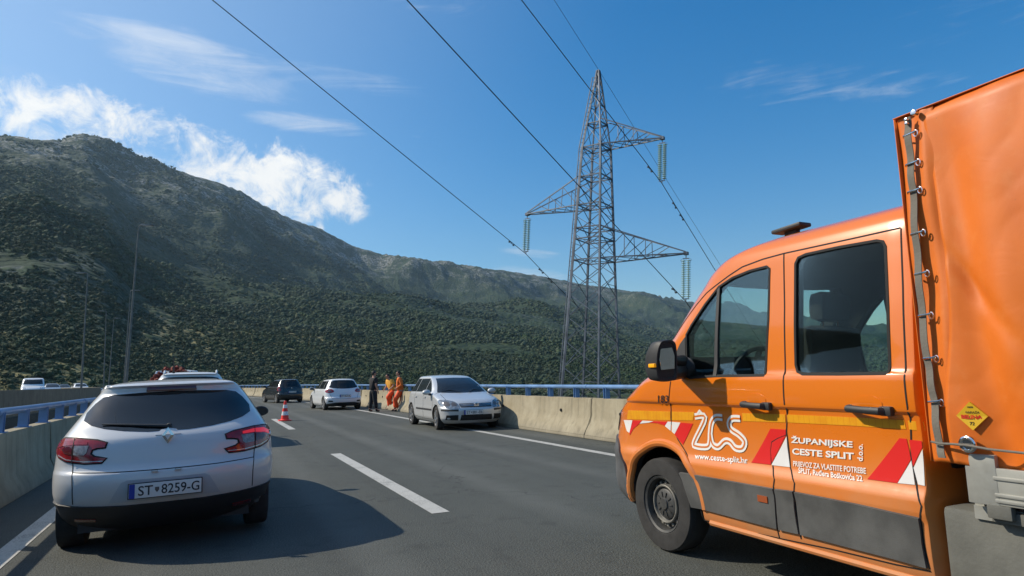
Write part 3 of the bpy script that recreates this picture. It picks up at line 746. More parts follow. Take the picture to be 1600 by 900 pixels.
# ------------------------------------------------------------ street lamps
def lamp(px, py, bx, by, zc, lab, gz, flip=1):
    T = at_zc(px, py, zc); B = at_zc(bx, by, zc)
    B = B + (B-T).normalized()*((B.z-gz)/max(.1, (T-B).normalized().z))
    t = thing('street_lamp', lab, 'street lamp', B, 0, 'street lamps on the median'); up_ = T-B
    bm = bmesh.new(); tube(bm, [(0, 0, 0), up_*.4, up_], [.10, .075, .045], 10); box(bm, (0, 0, .02), (.4, .4, .04)); bmobj('pole', bm, M['galv_pole'], t)
    bm = bmesh.new(); side = RT*flip; tube(bm, [up_, up_+side*.12+Vector((0, 0, .09)), up_+side*.3+Vector((0, 0, .1))], .04, 8); bmobj('bracket', bm, M['galv_pole'], t)
    bm = bmesh.new(); c = up_+side*.62+Vector((0, 0, .10)); R = Matrix((side.normalized(), Vector((0, 0, 1)).cross(side).normalized(), Vector((0, 0, 1)))).transposed()
    box(bm, c, (.85, .30, .10), R, .035); h = bmobj('lamp_head', bm, M['galv_pole'], t)
    bm = bmesh.new(); box(bm, c-Vector((0, 0, .055)), (.55, .22, .02), R); bmobj('lens', bm, M['white_lens'], h)
lamp(217, 354, 197, 600, 44, 'tallest street lamp, its arm pointing right in front of the mountain', -.25)
lamp(137, 428, 127, 605, 60, 'street lamp on the left whose head catches the sun', -.25, -1)
lamp(204, 455, 194, 600, 75, 'street lamp directly behind the tallest one', -.25)
lamp(166, 487, 162, 600, 97, 'small far street lamp with a bright head left of the tallest lamp', .4, -1)
lamp(178, 498, 170, 600, 108, 'shortest farthest street lamp between the other poles', .4)
#END_PYLON
#SECTION_VEHICLES
# ------------------------------------------------------------ vehicle bodies: a stack of horizontal plan sections
def body_mesh(T, nz=70, inner=0., nc=12, ns=10):
    """T rows: z, half width, y rear, y front, corner length rear, corner length front, exponent"""
    T = np.array(T, float); z = T[:, 0]
    zi = np.unique(np.concatenate([np.linspace(z[0], z[-1], nz), z]))
    zi = zi[np.concatenate([[True], np.diff(zi) > .002])]
    P = [pchip(z, T[:, k], zi) for k in range(1, 7)]
    rings = []
    t = np.linspace(0, PI/2, nc)
    for i, zz in enumerate(zi):
        wv, yr, yf, Lr, Lf, p = [a[i] for a in P]
        wv = max(.02, wv-inner); yr += inner; yf -= inner
        Lr = min(Lr, (yf-yr)*.49); Lf = min(Lf, (yf-yr)*.49)
        s = np.sin(t)**(2/p); c = np.cos(t)**(2/p)
        # right half from the rear centre to the front centre
        xs = [k*wv for k in ()]; pts = []
        for a, b in zip(s, c): pts.append((wv*a, yr+Lr*(1-b)))
        for k in range(1, ns): pts.append((wv, yr+Lr+(yf-Lf-yr-Lr)*k/ns))
        for a, b in zip(s[::-1], c[::-1]): pts.append((wv*a, yf-Lf*(1-b)))
        half_ = pts; full = half_ + [(-x, y) for x, y in half_[-2:0:-1]]
        rings.append([(x, y, zz) for x, y in full])
    n = len(rings[0]); V = [v for r in rings for v in r]; F = []
    for i in range(len(rings)-1):
        for k in range(n):
            a = i*n+k; b = i*n+(k+1) % n; F.append((a, b, b+n, a+n))
    F.append(tuple(range(n))[::-1]); F.append(tuple((len(rings)-1)*n+k for k in range(n)))
    if inner: F = [f[::-1] for f in F]
    return V, F
def bvh_of(V, F): return BVHTree.FromPolygons([Vector(v) for v in V], F, all_triangles=False)
def apply_bool(o, cutters, solver='EXACT'):
    for c in cutters:
        m = o.modifiers.new('b', 'BOOLEAN'); m.operation = 'DIFFERENCE'; m.object = c; m.solver = solver
    C.view_layer.update(); dg = C.evaluated_depsgraph_get()
    me = D.meshes.new_from_object(o.evaluated_get(dg)); old = o.data; o.modifiers.clear(); o.data = me; D.meshes.remove(old)
    for c in cutters: D.objects.remove(c, do_unlink=True)
AX = {'rear': (Vector((0, 1, 0)), 1), 'front': (Vector((0, -1, 0)), 1), 'left': (Vector((1, 0, 0)), 0), 'right': (Vector((-1, 0, 0)), 0), 'top': (Vector((0, 0, -1)), 2)}
def to3(axis, u, v, far=12.):
    if axis == 'rear': return Vector((u, -far, v))
    if axis == 'front': return Vector((u, far, v))
    if axis == 'left': return Vector((-far, u, v))
    if axis == 'right': return Vector((far, u, v))
    return Vector((u, v, far))
def project(bvh, axis, u, v):
    o = to3(axis, u, v); d = AX[axis][0]
    h, n, i, dist = bvh.ray_cast(o, d)
    if h is None:
        uc = 0. if axis in ('rear', 'front') else 2.
        for k in range(1, 60):
            for (a, b) in ((u+(uc-u)*.004*k, v), (u, v-.004*k), (u+(uc-u)*.004*k, v-.004*k), (u, v+.004*k)):
                h, n, i, dist = bvh.ray_cast(to3(axis, a, b), d)
                if h is not None: break
            if h is not None: break
        if h is None:
            h, n, i, dist = bvh.find_nearest(o + d*11.)
            if h is None: return o, -d
    if n.dot(d) > 0: n = -n
    return h, n
def smooth_loop(pts, k=4):
    out = []; n = len(pts)
    for i in range(n):
        p0, p1, p2, p3 = [np.array(pts[(i+j) % n], float) for j in (-1, 0, 1, 2)]
        for t in np.arange(k)/k:
            out.append(tuple(.5*((2*p1)+(-p0+p2)*t+(2*p0-5*p1+4*p2-p3)*t*t+(-p0+3*p1-3*p2+p3)*t**3)))
    return out
def densify(pts, step, closed=True):
    out = []; n = len(pts)
    for i in range(n if closed else n-1):
        a = np.array(pts[i], float); b = np.array(pts[(i+1) % n], float); k = max(1, int(math.ceil(np.linalg.norm(b-a)/step)))
        for j in range(k): out.append(tuple(a+(b-a)*j/k))
    if not closed: out.append(tuple(pts[-1]))
    return out
def patch(name, bvh, axis, outline, m, parent, off=.004, th=.006, step=.05, smooth=False, holes=(), nsm=False, label=None):
    if smooth: outline = smooth_loop(outline)
    outline = densify(outline, step); loops = [outline]+[densify(h, step) for h in holes]
    verts = []; edges = []
    for lp in loops:
        s = len(verts); verts += [Vector(p) for p in lp]; edges += [(s+i, s+(i+1) % len(lp)) for i in range(len(lp))]
    us = [p[0] for p in outline]; vs = [p[1] for p in outline]
    def inside(pt, poly):
        x, y = pt; c = False; n = len(poly)
        for i in range(n):
            x1, y1 = poly[i]; x2, y2 = poly[(i+1) % n]
            if (y1 > y) != (y2 > y) and x < (x2-x1)*(y-y1)/(y2-y1)+x1: c = not c
        return c
    def near(pt):
        return any((pt[0]-p[0])**2+(pt[1]-p[1])**2 < (step*.45)**2 for lp in loops for p in lp)
    if max(us)-min(us) > step*1.6 and max(vs)-min(vs) > step*1.6:
        for a in np.arange(min(us)+step*.5, max(us), step):
            for b in np.arange(min(vs)+step*.5, max(vs), step):
                if inside((a, b), outline) and not any(inside((a, b), h) for h in holes) and not near((a, b)): verts.append(Vector((a, b)))
    r = geometry.delaunay_2d_cdt(verts, edges, [], 2 if holes else 1, 1e-6)
    vo, fo = r[0], r[2]
    if holes:
        fo = [f for f in fo if inside(tuple(sum((vo[i] for i in f), Vector((0, 0)))/len(f)), outline) and not any(inside(tuple(sum((vo[i] for i in f), Vector((0, 0)))/len(f)), h) for h in holes)]
    F3 = []; B3 = []
    for p in vo:
        h, n = project(bvh, axis, p.x, p.y); F3.append(h+n*off); B3.append(h+n*(off-th))
    nV = len(F3); faces = []
    d = AX[axis][0]; cnt = {}
    for f in fo:
        a, b, c = F3[f[0]], F3[f[1]], F3[f[2]]
        if (b-a).cross(c-a).dot(d) > 0: f = tuple(f)[::-1]
        faces.append(tuple(f)); faces.append(tuple(i+nV for i in f)[::-1])
        for i in range(len(f)):
            e = (f[i], f[(i+1) % len(f)]); cnt[e] = 1
    for (a, b) in list(cnt):
        if (b, a) not in cnt: faces.append((b, a, a+nV, b+nV))
    o = meshobj(name, F3+B3, faces, m, parent, True, 40)
    if label: o['label'] = label
    return o
def thick_line(pts, wd, closed=False):
    P = [np.array(p, float) for p in pts]; L = []; R = []; n = len(P)
    for i in range(n):
        a = P[max(i-1, 0)]; b = P[min(i+1, n-1)]; t = b-a; t = t/np.linalg.norm(t); nn = np.array([-t[1], t[0]])*wd/2
        L.append(tuple(P[i]+nn)); R.append(tuple(P[i]-nn))
    return L+R[::-1]
def seam(bvh, axis, pts, parent, wd=.008, m=None, name='panel_gap', off=.0025, th=.004, step=.03):
    """strip of constant width along a polyline, laid on the body"""
    pts = densify(pts, step, False); P = [np.array(p, float) for p in pts]; n = len(P); Vt = []; F = []
    for i in range(n):
        a = P[max(i-1, 0)]; b = P[min(i+1, n-1)]; t = b-a; t = t/(np.linalg.norm(t)+1e-9); nn = np.array([-t[1], t[0]])*wd/2
        h1, n1 = project(bvh, axis, *(P[i]+nn)); h2, n2 = project(bvh, axis, *(P[i]-nn))
        Vt += [h1+n1*off, h2+n2*off, h1+n1*(off-th), h2+n2*(off-th)]
    for i in range(n-1):
        a = 4*i; F += [(a, a+1, a+5, a+4), (a, a+4, a+6, a+2), (a+1, a+3, a+7, a+5)]
    bm = bmesh.new(); vs = [bm.verts.new(v) for v in Vt]
    for f in F: bm.faces.new([vs[k] for k in f])
    return bmobj(name, bm, m or M['seam'], parent, smooth=False)
def text_mesh(body, ext=0.0, bold=0.0, res=3):
    cu = D.curves.new('t', 'FONT'); cu.body = body; cu.size = 1; cu.resolution_u = res; cu.offset = bold; cu.fill_mode = 'FRONT'
    o = D.objects.new('t', cu); COL.objects.link(o); C.view_layer.update()
    me = D.meshes.new_from_object(o.evaluated_get(C.evaluated_depsgraph_get()))
    v = np.array([x.co[:] for x in me.vertices]); f = [tuple(p.vertices) for p in me.polygons]
    D.objects.remove(o, do_unlink=True); D.curves.remove(cu); D.meshes.remove(me)
    return v, f
def lettering(name, bvh, axis, body, p0, p1, p3, m, parent, bold=.0, off=.007, fit=True, rot=False):
    """text whose box has lower left p0, lower right p1 and upper left p3, all in the panel's own coordinates"""
    v, f = text_mesh(body, bold=bold); mn = v.min(0); mx = v.max(0)
    uu = (v[:, 0]-mn[0])/(mx[0]-mn[0]); vv = (v[:, 1]-mn[1])/(mx[1]-mn[1])
    p0, p1, p3 = [np.array(p, float) for p in (p0, p1, p3)]; out = []
    for a, b in zip(uu, vv):
        q = p0+(p1-p0)*a+(p3-p0)*b; h, n = project(bvh, axis, q[0], q[1]); out.append(h+n*off)
    o = meshobj(name, out, f, m, parent, False); return o
def wheel(parent, loc, R, wd, style='alloy', side=-1, detail=2, name='wheel', turn=0.):
    """side -1: outer face looks to -x"""
    w_ = empty_part(name, parent); w_.location = loc; w_.rotation_euler = (0, 0, turn); s = side
    rr = R*(.70 if style != 'steel' else .62)
    bm = bmesh.new(); h = wd/2
    prof = [(-h*.80, rr*.97), (-h*.95, rr*1.02), (-h*1.0, (R+rr)/2), (-h*.93, R*.955), (-h*.75, R*.99), (-h*.2, R), (h*.2, R), (h*.75, R*.99), (h*.93, R*.955), (h, (R+rr)/2), (h*.95, rr*1.02), (h*.80, rr*.97), (h*.6, rr*.95), (-h*.6, rr*.95), (-h*.80, rr*.97)]
    lathe(bm, [(a, r) for a, r in prof], 48 if detail > 1 else 24, 'x'); bmobj('tyre', bm, M['rubber'], w_)
    mm = M['alloy'] if style == 'alloy' else M['steel']
    bm = bmesh.new()
    lathe(bm, [(s*h*.82, rr*.99), (s*h*.88, rr*.97), (s*h*.80, rr*.90), (s*h*.35, rr*.86), (-s*h*.6, rr*.86)], 40, 'x')
    if style == 'alloy':
        for k in range(5):
            for e in (-.11, .11):
                t = 2*PI*k/5+e; t2 = 2*PI*k/5+e*2.1
                bar(bm, (s*h*.62, rr*.16*math.cos(t), rr*.16*math.sin(t)), (s*h*.74, rr*.93*math.cos(t2*.5+PI*k/5*1), rr*.93*math.sin(t2*.5+PI*k/5*1)), .030, .05, Vector((1, 0, 0)))
        lathe(bm, [(s*h*.45, rr*.26), (s*h*.70, rr*.24), (s*h*.74, rr*.18), (s*h*.74, .0)], 24, 'x')
        bmobj('rim', bm, mm, w_)
        bm = bmesh.new(); lathe(bm, [(s*h*.2, rr*.80), (s*h*.22, .0)], 24, 'x'); lathe(bm, [(-s*h*.55, rr*.86), (-s*h*.54, .0)], 24, 'x'); bmobj('brake_disc', bm, M['plastic'], w_)
    else:
        # pressed steel disc with a ring of slots and a grey hub cap
        lathe(bm, [(s*h*.15, rr*.86), (s*h*.10, rr*.80), (s*h*.50, rr*.66), (s*h*.52, rr*.60), (s*h*.42, rr*.56), (s*h*.36, rr*.50)], 40, 'x'); bmobj('rim', bm, M['hub'], w_)
        bm = bmesh.new(); lathe(bm, [(s*h*.50, rr*.675), (s*h*.60, rr*.665), (s*h*.64, rr*.64), (s*h*.62, rr*.60), (s*h*.50, rr*.58)], 40, 'x'); bmobj('rim_ring', bm, mm, w_)
        bm = bmesh.new()
        for k in range(16):
            t = 2*PI*k/16; c = Vector((s*h*.31, rr*.735*math.cos(t), rr*.735*math.sin(t)))
            R2 = Matrix.Rotation(t, 3, 'X'); box(bm, c, (.028, rr*.12, rr*.12), R2, .006)
        bmobj('slots', bm, mm, w_)
        bm = bmesh.new(); lathe(bm, [(s*h*.34, rr*.53), (s*h*.50, rr*.52), (s*h*.58, rr*.46), (s*h*.63, rr*.22), (s*h*.74, rr*.19), (s*h*.74, .0)], 32, 'x')
        for k in range(10):
            t = 2*PI*k/10; bar(bm, (s*h*.63, rr*.25*math.cos(t), rr*.25*math.sin(t)), (s*h*.61, rr*.42*math.cos(t), rr*.42*math.sin(t)), .008, .012, Vector((1, 0, 0)))
        bmobj('hub_cap', bm, M['hub'], w_)
    return w_
def body_object(name, T, m, parent, arches, R_arch, wmax, windows=(), hollow=0., nz=70):
    V, F = body_mesh(T, nz, nc=20); bvh = bvh_of(V, F)
    VV, FF = list(V), list(F)
    if hollow:
        Ti = [r for r in T if r[0] > .42 and r[0] < T[-1][0]-.05]
        Vi, Fi = body_mesh(Ti, 50, hollow); k = len(VV); VV += Vi; FF += [tuple(i+k for i in f) for f in Fi]
    o = meshobj(name, VV, FF, m, parent); cut = []
    for y, z in arches:
        for sx in (-1, 1):
            bm = bmesh.new(); lathe(bm, [(-.17, R_arch), (.3, R_arch)], 40, 'x', (0, 0, 0), True)
            bmesh.ops.recalc_face_normals(bm, faces=bm.faces); me = D.meshes.new('c'); bm.to_mesh(me); bm.free(); c = link(D.objects.new('c', me), parent)
            c.location = (sx*(wmax-.13), y, z)
            if sx < 0: c.rotation_euler = (0, 0, PI)
            cut.append(c)
    for ax, outl in windows:
        bm = bmesh.new()
        if ax == 'x': a = [bm.verts.new((-2, u, v)) for u, v in outl]; b = [bm.verts.new((2, u, v)) for u, v in outl]
        elif ax == 'y+': a = [bm.verts.new((u, 1.2, v)) for u, v in outl]; b = [bm.verts.new((u, 6, v)) for u, v in outl]
        elif ax == 'y-': a = [bm.verts.new((u, -1, v)) for u, v in outl]; b = [bm.verts.new((u, .5, v)) for u, v in outl]
        n = len(a)
        for k in range(n): bm.faces.new((a[k], a[(k+1) % n], b[(k+1) % n], b[k]))
        bm.faces.new(a[::-1]); bm.faces.new(b); bmesh.ops.recalc_face_normals(bm, faces=bm.faces)
        me = D.meshes.new('c'); bm.to_mesh(me); bm.free(); cut.append(link(D.objects.new('c', me), parent))
    apply_bool(o, cut)
    me = o.data; me.materials.append(M['rubber']); me.materials.append(M['lining'])
    for p in me.polygons:
        c = p.center
        for y, z in arches:
            if math.hypot(c.y-y, c.z-z) < R_arch*1.004 and abs(c.x) > wmax-.35: p.material_index = 1
        if c.z <= T[0][0]+.01: p.material_index = 1
        if hollow:
            h, n, i, dist = bvh.find_nearest(c)
            if dist > .004 and p.material_index == 0: p.material_index = 2
    me.shade_smooth(); me.set_sharp_from_angle(angle=math.radians(32))
    return o, bvh
def mirror_pts(pts): return [(-u, v) for u, v in pts][::-1]

# ------------------------------------------------------------ the orange double-cab truck
VX0, VY0 = 4.23, 2.0
truck = thing('crew_cab_truck', 'orange double-cab truck with a tarpaulin-covered bed, cut off by the right edge of the photo', 'truck', (VX0, VY0, 0))
TV = [(0.27, 0.93, 0.075, 3.1, 0.06, 0.75, 2.3), (0.33, 1, 0.055, 3.215, 0.06, 0.75, 2.3), (0.4, 1.015, 0.055, 3.271, 0.06, 0.75, 2.3), (0.5, 1.02, 0.055, 3.292, 0.06, 0.75, 2.3), (0.6, 1.022, 0.055, 3.284, 0.06, 0.75, 2.3), (0.655, 1.035, 0.055, 3.275, 0.06, 0.75, 2.3), (0.7, 1.035, 0.055, 3.285, 0.06, 0.75, 2.3), (0.78, 1.005, 0.055, 3.29, 0.06, 0.75, 2.3), (0.95, 0.995, 0.055, 3.247, 0.06, 0.73, 2.3), (1.08, 0.998, 0.055, 3.12, 0.06, 0.6, 2.3), (1.125, 1.002, 0.055, 3.06, 0.06, 0.6, 2.3), (1.145, 1.022, 0.055, 3.036, 0.06, 0.6, 2.3), (1.2, 1.024, 0.055, 2.951, 0.06, 0.6, 2.3), (1.3, 1.02, 0.055, 2.768, 0.06, 0.55, 2.3), (1.335, 1.012, 0.055, 2.7, 0.06, 0.55, 2.3), (1.35, 1, 0.055, 2.683, 0.06, 0.55, 2.3), (1.4, 0.992, 0.055, 2.615, 0.06, 0.55, 2.3), (1.5, 0.982, 0.055, 2.524, 0.06, 0.55, 2.3), (1.65, 0.965, 0.055, 2.385, 0.06, 0.55, 2.3), (1.85, 0.935, 0.055, 2.213, 0.06, 0.55, 2.3), (2, 0.912, 0.055, 2.069, 0.06, 0.55, 2.3), (2.1, 0.895, 0.055, 1.95, 0.06, 0.5, 2.3), (2.17, 0.875, 0.055, 1.85, 0.07, 0.5, 2.3), (2.225, 0.835, 0.075, 1.7, 0.1, 0.5, 2.3), (2.27, 0.74, 0.105, 1.45, 0.1, 0.45, 2.3), (2.31, 0.52, 0.155, 1.15, 0.1, 0.35, 2.3), (2.335, 0.15, 0.305, 0.8, 0.1, 0.1, 2.3)]
Vv, Fv = body_mesh(TV, 110, nc=22); vb = bvh_of(Vv, Fv); voff = Vector((VX0, VY0, 0))
def vpx(px, py, xf=None):
    """where the line of sight meets the truck's left side, in side coordinates (y, z)"""
    d = ray(px, py); h, n, i, dd = vb.ray_cast(CAM-voff, d.normalized())
    if h is None or n.dot(d) > 0 or h.x > -.2:
        p = at_x(px, py, VX0-1.0)-voff; return (p.y, p.z)
    return (h.y, h.z)
def vp(pts): return [vpx(*p) for p in pts]
front_win = vp([(1072, 523), (1080, 508), (1101, 476), (1123, 448), (1144, 434), (1171, 423), (1198, 416), (1203, 420), (1201, 500), (1196, 584), (1193, 587), (1117, 588), (1078, 591), (1072, 588)])
rear_win = vp([(1242.5, 412), (1247, 402.5), (1259, 397), (1310, 386), (1370, 375.5), (1380, 377), (1384, 385), (1388, 480), (1391, 572), (1389, 581), (1383, 584), (1310, 585), (1254, 585), (1246, 581), (1243, 570), (1242, 490)])
ws = [(-.80, 1.50), (.80, 1.50), (.80, 1.60), (.74, 1.98), (.66, 2.06), (-.66, 2.06), (-.74, 1.98), (-.80, 1.60)]
wcab, vb = body_object('cab_body', TV, M['orange'], truck, [(2.17, .37)], .435, 1.03, [('x', front_win), ('x', rear_win), ('y+', ws), ('y-', [(-.55, 1.45), (.55, 1.45), (.55, 1.95), (-.55, 1.95)])], hollow=.075, nz=110)
def grow(pts, d):
    c = np.mean(np.array(pts), 0); return [tuple(np.array(p)+(np.array(p)-c)/np.linalg.norm(np.array(p)-c)*d) for p in pts]
def inset_loop(pts, d):
    P = [Vector(p) for p in pts]; n = len(P); out = []; area = sum(P[i].x*P[(i+1) % n].y-P[(i+1) % n].x*P[i].y for i in range(n)); s = 1 if area > 0 else -1
    for i in range(n):
        a = (P[i]-P[i-1]).normalized(); b = (P[(i+1) % n]-P[i]).normalized(); t = (a+b).normalized(); out.append(tuple(P[i]+Vector((-t.y, t.x))*s*d))
    return out
for ax in ('left', 'right'):
    g = patch('side_window', vb, ax, inset_loop(rear_win, -.006), M['glass'], truck, off=-.006, th=.004, step=.12)
    patch('window_seal', vb, ax, inset_loop(rear_win, -.006), M['seam'], g, off=.003, th=.02, step=.05, holes=[inset_loop(rear_win, .010)])
    g = patch('side_window', vb, ax, inset_loop(front_win, -.006), M['glass'], truck, off=-.006, th=.004, step=.12)
    patch('window_seal', vb, ax, inset_loop(front_win, -.006), M['seam'], g, off=.003, th=.02, step=.05, holes=[inset_loop(front_win, .010)])
    dv = vp([(1121, 449), (1125, 448), (1119, 588), (1114, 588)]); patch('window_divider', vb, ax, dv, M['plastic'], g, off=.003, th=.02, step=.08)
patch('windscreen', vb, 'front', inset_loop(ws, -.01), M['glass'], truck, off=-.004, th=.005, step=.12)
patch('rear_window', vb, 'rear', [(-.56, 1.44), (.56, 1.44), (.56, 1.96), (-.56, 1.96)], M['glass'], truck, off=-.004, th=.005, step=.15)
# lower cladding, bumper, band, stripes
clad = [[(1063, 738), (1085, 741), (1104, 796), (1082, 792)], [(1087, 741.5), (1209, 763), (1213, 786), (1216, 826), (1102, 796)], [(1212, 763.5), (1240, 767), (1243, 792), (1250, 834), (1219, 827)], [(1243, 768), (1340, 787), (1437, 809), (1443, 850), (1450, 887), (1400, 873), (1330, 855), (1253, 835)]]
for c in clad: patch('lower_cladding', vb, 'left', vp(c), M['cladding'], truck, off=.016, th=.022, step=.07)
for sgn in (1, -1):
    yb = [(3.30, .29), (2.62, .29), (2.63, .50), (2.66, .62), (2.76, .74), (2.86, .80), (2.98, .82), (3.30, .83)]
    patch('front_bumper' if sgn > 0 else 'front_bumper', vb, 'left' if sgn > 0 else 'right', yb[::-1], M['bumper'], truck, off=.02, th=.03, step=.05)
patch('front_bumper_centre', vb, 'front', [(-.8, .3), (.8, .3), (.8, .72), (-.8, .72)], M['bumper'], truck, off=.022, th=.03, step=.08)
patch('grille', vb, 'front', [(-.45, .78), (.45, .78), (.5, 1.0), (-.5, 1.0)], M['plastic'], truck, off=.012, th=.02, step=.08)
for ax in ('left', 'right'):
    patch('headlight', vb, ax, [(2.99, .86), (2.90, .92), (2.87, 1.02), (2.93, 1.06), (3.05, 1.06), (3.20, .99), (3.22, .86)], M['head_lens'], truck, off=.012, th=.02, step=.04)
def vband(pts): return vp(pts)
bandp = [[(982, 641), (1047, 643), (1048, 656.5), (980, 655)], [(1050, 643), (1085, 644), (1083, 657), (1050, 656.5)], [(1160, 645.5), (1227, 647.5), (1227.5, 660), (1161, 658)], [(1230, 647.5), (1330, 652), (1413, 656.5), (1416, 670.5), (1330, 665), (1231, 660)], [(1419, 657), (1443, 659), (1446, 673), (1421, 671)]]
for b in bandp: patch('reflective_band', vb, 'left', vp(b), M['band'], truck, off=.0025, th=.002, step=.06)
def cc(pts): return [(940+x/3.2, 580+y/3.2) for x, y in pts]
stripes = [('w', [(112, 244), (155, 245), (140, 308), (128, 300)]), ('r', [(157, 245), (203, 247), (190, 262), (160, 288), (142, 320), (140, 308)]), ('w', [(205, 247), (260, 250), (238, 257), (192, 262)]), ('r', [(262, 250), (330, 252), (318, 272), (280, 260), (242, 257)]),
           ('w', [(332, 252), (348, 253), (346, 298), (318, 274)]), ('w', [(352, 253), (395, 257), (366, 314), (352, 302)]), ('r', [(397, 257), (458, 262), (408, 368), (366, 316)]),
           ('r', [(845, 287), (922, 292), (922, 318), (880, 334), (850, 352), (845, 395), (848, 468), (750, 457)]), ('r', [(853, 357), (882, 338), (921, 322), (852, 458), (848, 400)]), ('w', [(926, 326), (930, 380), (943, 480), (852, 470), (854, 462)]),
           ('r', [(1490, 335), (1526, 338), (1536, 380), (1548, 440), (1480, 560), (1330, 540)]), ('w', [(1550, 446), (1568, 568), (1482, 560)])]
for k, p in stripes: patch('warning_stripe', vb, 'left', vp(cc(p)), M['refl_red' if k == 'r' else 'refl_white'], truck, off=.003, th=.002, step=.05)
patch('warning_stripe', vb, 'left', vp([(1421, 687), (1440, 689), (1441, 699), (1427, 729)]), M['refl_red'], truck, off=.003, th=.002, step=.05)
patch('warning_stripe', vb, 'left', vp([(1441.5, 702), (1445, 759), (1435, 757), (1428, 731)]), M['refl_white'], truck, off=.003, th=.002, step=.05)
# door gaps
gaps = [[(1048, 596), (1048, 632), (1049, 661), (1059, 686), (1074, 711), (1082, 736), (1093, 780), (1101, 813)],
        [(1225, 397), (1226, 480), (1227, 580), (1229, 639), (1229, 674), (1235, 730), (1241.5, 755), (1242, 780), (1249, 824), (1252, 842)],
        [(1229, 679), (1218, 683), (1206, 691), (1204, 714), (1210, 749), (1209, 767), (1213, 811), (1218, 840)],
        [(1408, 357), (1411, 450), (1415, 580), (1418, 636), (1424, 714), (1433, 764), (1440, 791), (1438, 811), (1444, 851), (1453, 889)],
        [(1053, 529), (1066, 508), (1088, 477), (1104, 458), (1120, 445), (1140, 430), (1160, 417), (1192, 405), (1225, 396), (1280, 384), (1340, 371), (1407, 356)],
        [(1101, 813), (1150, 826), (1218, 841), (1300, 858), (1400, 882), (1455, 893)]]
for k, g in enumerate(gaps): seam(vb, 'left', vp(g), truck, .008 if k < 5 else .006)
# pressed recess and handles
for (px, py, L) in ((1182, 633, .19), (1357, 640, .22)):
    y, z = vpx(px, py); hnd = empty_part('door_handle', truck); hnd.location = (0, 0, 0)
    rec = [(y+.085*math.cos(t), z+.03+.045*math.sin(t)) for t in np.linspace(0, 2*PI, 16)[:-1]]
    patch('handle_recess', vb, 'left', rec, M['orange'], hnd, off=.003, th=.004, step=.04)
    rec = [(y+.072*math.cos(t), z+.028+.036*math.sin(t)) for t in np.linspace(0, 2*PI, 16)[:-1]]
    bm = bmesh.new(); h0, n0 = project(vb, 'left', y, z); x = h0.x
    tube(bm, [(x+.01, y+L*.5, z+.004), (x-.04, y+L*.42, z+.004), (x-.052, y, z), (x-.045, y-L*.40, z-.004), (x+.01, y-L*.52, z-.006)], [.022, .021, .019, .021, .024], 10)
    bmobj('grip', bm, M['plastic'], hnd)
    bm = bmesh.new(); box(bm, (x-.012, y-L*.5, z-.004), (.04, .07, .05), None, .012); bmobj('lock_boss', bm, M['plastic'], hnd)
y, z = vpx(1195, 779); patch('side_marker_lamp', vb, 'left', [(y-.04, z-.02), (y+.04, z-.02), (y+.04, z+.02), (y-.04, z+.02)], mat('dull_orange_lens', (.30, .07, .02), .4), truck, off=.022, th=.008)
# raised wheel arch lip
bm = bmesh.new()
cy, cz = 2.17, .37; pts = []
for a in np.linspace(math.radians(-6), math.radians(176), 40):
    yy, zz = cy+.465*math.cos(a), cz+.455*math.sin(a)+.0; h, n = project(vb, 'left', yy, zz); pts.append((h.x+.012, yy, zz))
tube(bm, pts, .034, 10); bmobj('wheel_arch', bm, M['orange'], truck)
bm = bmesh.new(); tube(bm, [(-p[0], p[1], p[2]) for p in pts], .034, 10); bmobj('wheel_arch', bm, M['orange'], truck)
# sill rail
bm = bmesh.new(); tube(bm, [(-.99, 1.68, .315), (-.99, .02, .315)], .022, 8); bmobj('sill_rail', bm, M['orange'], truck)
# door mirror
mir = empty_part('door_mirror', truck)
mp = at_zc(1042, 563, 5.35)-voff
def mir_pt(px, py, dx=0.): return at_zc(px, py, 4.5+dx)-voff
bm = bmesh.new(); o8 = [(1032, 536), (1040, 532), (1050, 532), (1056, 538), (1058, 560), (1058, 588), (1053, 594), (1036, 595), (1028, 590), (1026, 575), (1027, 552)]
fr = [mir_pt(*p) for p in smooth_loop(o8, 3)]; cen = sum(fr, Vector())/len(fr); fwd = Vector((-.10, 1, .0)).normalized()
r0 = [bm.verts.new(p) for p in fr]; r1 = [bm.verts.new(cen+(p-cen)*1.04+fwd*.03) for p in fr]; r2 = [bm.verts.new(cen+(p-cen)*.98+fwd*.10) for p in fr]; r3 = [bm.verts.new(cen+(p-cen)*.6+fwd*.16) for p in fr]
rin = [bm.verts.new(cen+(p-cen)*.88) for p in fr]; rin2 = [bm.verts.new(cen+(p-cen)*.86+fwd*.012) for p in fr]
for a, b in ((rin2, rin), (rin, r0), (r0, r1), (r1, r2), (r2, r3)):
    for k in range(len(fr)): bm.faces.new((a[k], a[(k+1) % len(fr)], b[(k+1) % len(fr)], b[k]))
bm.faces.new(r3); bm.faces.new(rin2[::-1]); hs_ = bmobj('mirror_housing', bm, M['plastic'], mir)
bm = bmesh.new(); g8 = [(1033, 545), (1050, 543), (1054, 556), (1054, 576), (1033, 578), (1031, 562)]; gp = [mir_pt(*p, -.008) for p in g8]
a = [bm.verts.new(p) for p in gp]; b = [bm.verts.new(p+fwd*.006) for p in gp]
for k in range(6): bm.faces.new((a[k], a[(k+1) % 6], b[(k+1) % 6], b[k]))
bm.faces.new(a[::-1]); bm.faces.new(b); bmobj('mirror_glass', bm, M['mirror'], hs_, smooth=False)
bm = bmesh.new(); box(bm, mir_pt(1026.5, 571, -.0)+fwd*.04, (.035, .07, .028), None, .008); bmobj('indicator_lamp', bm, M['amber'], hs_)
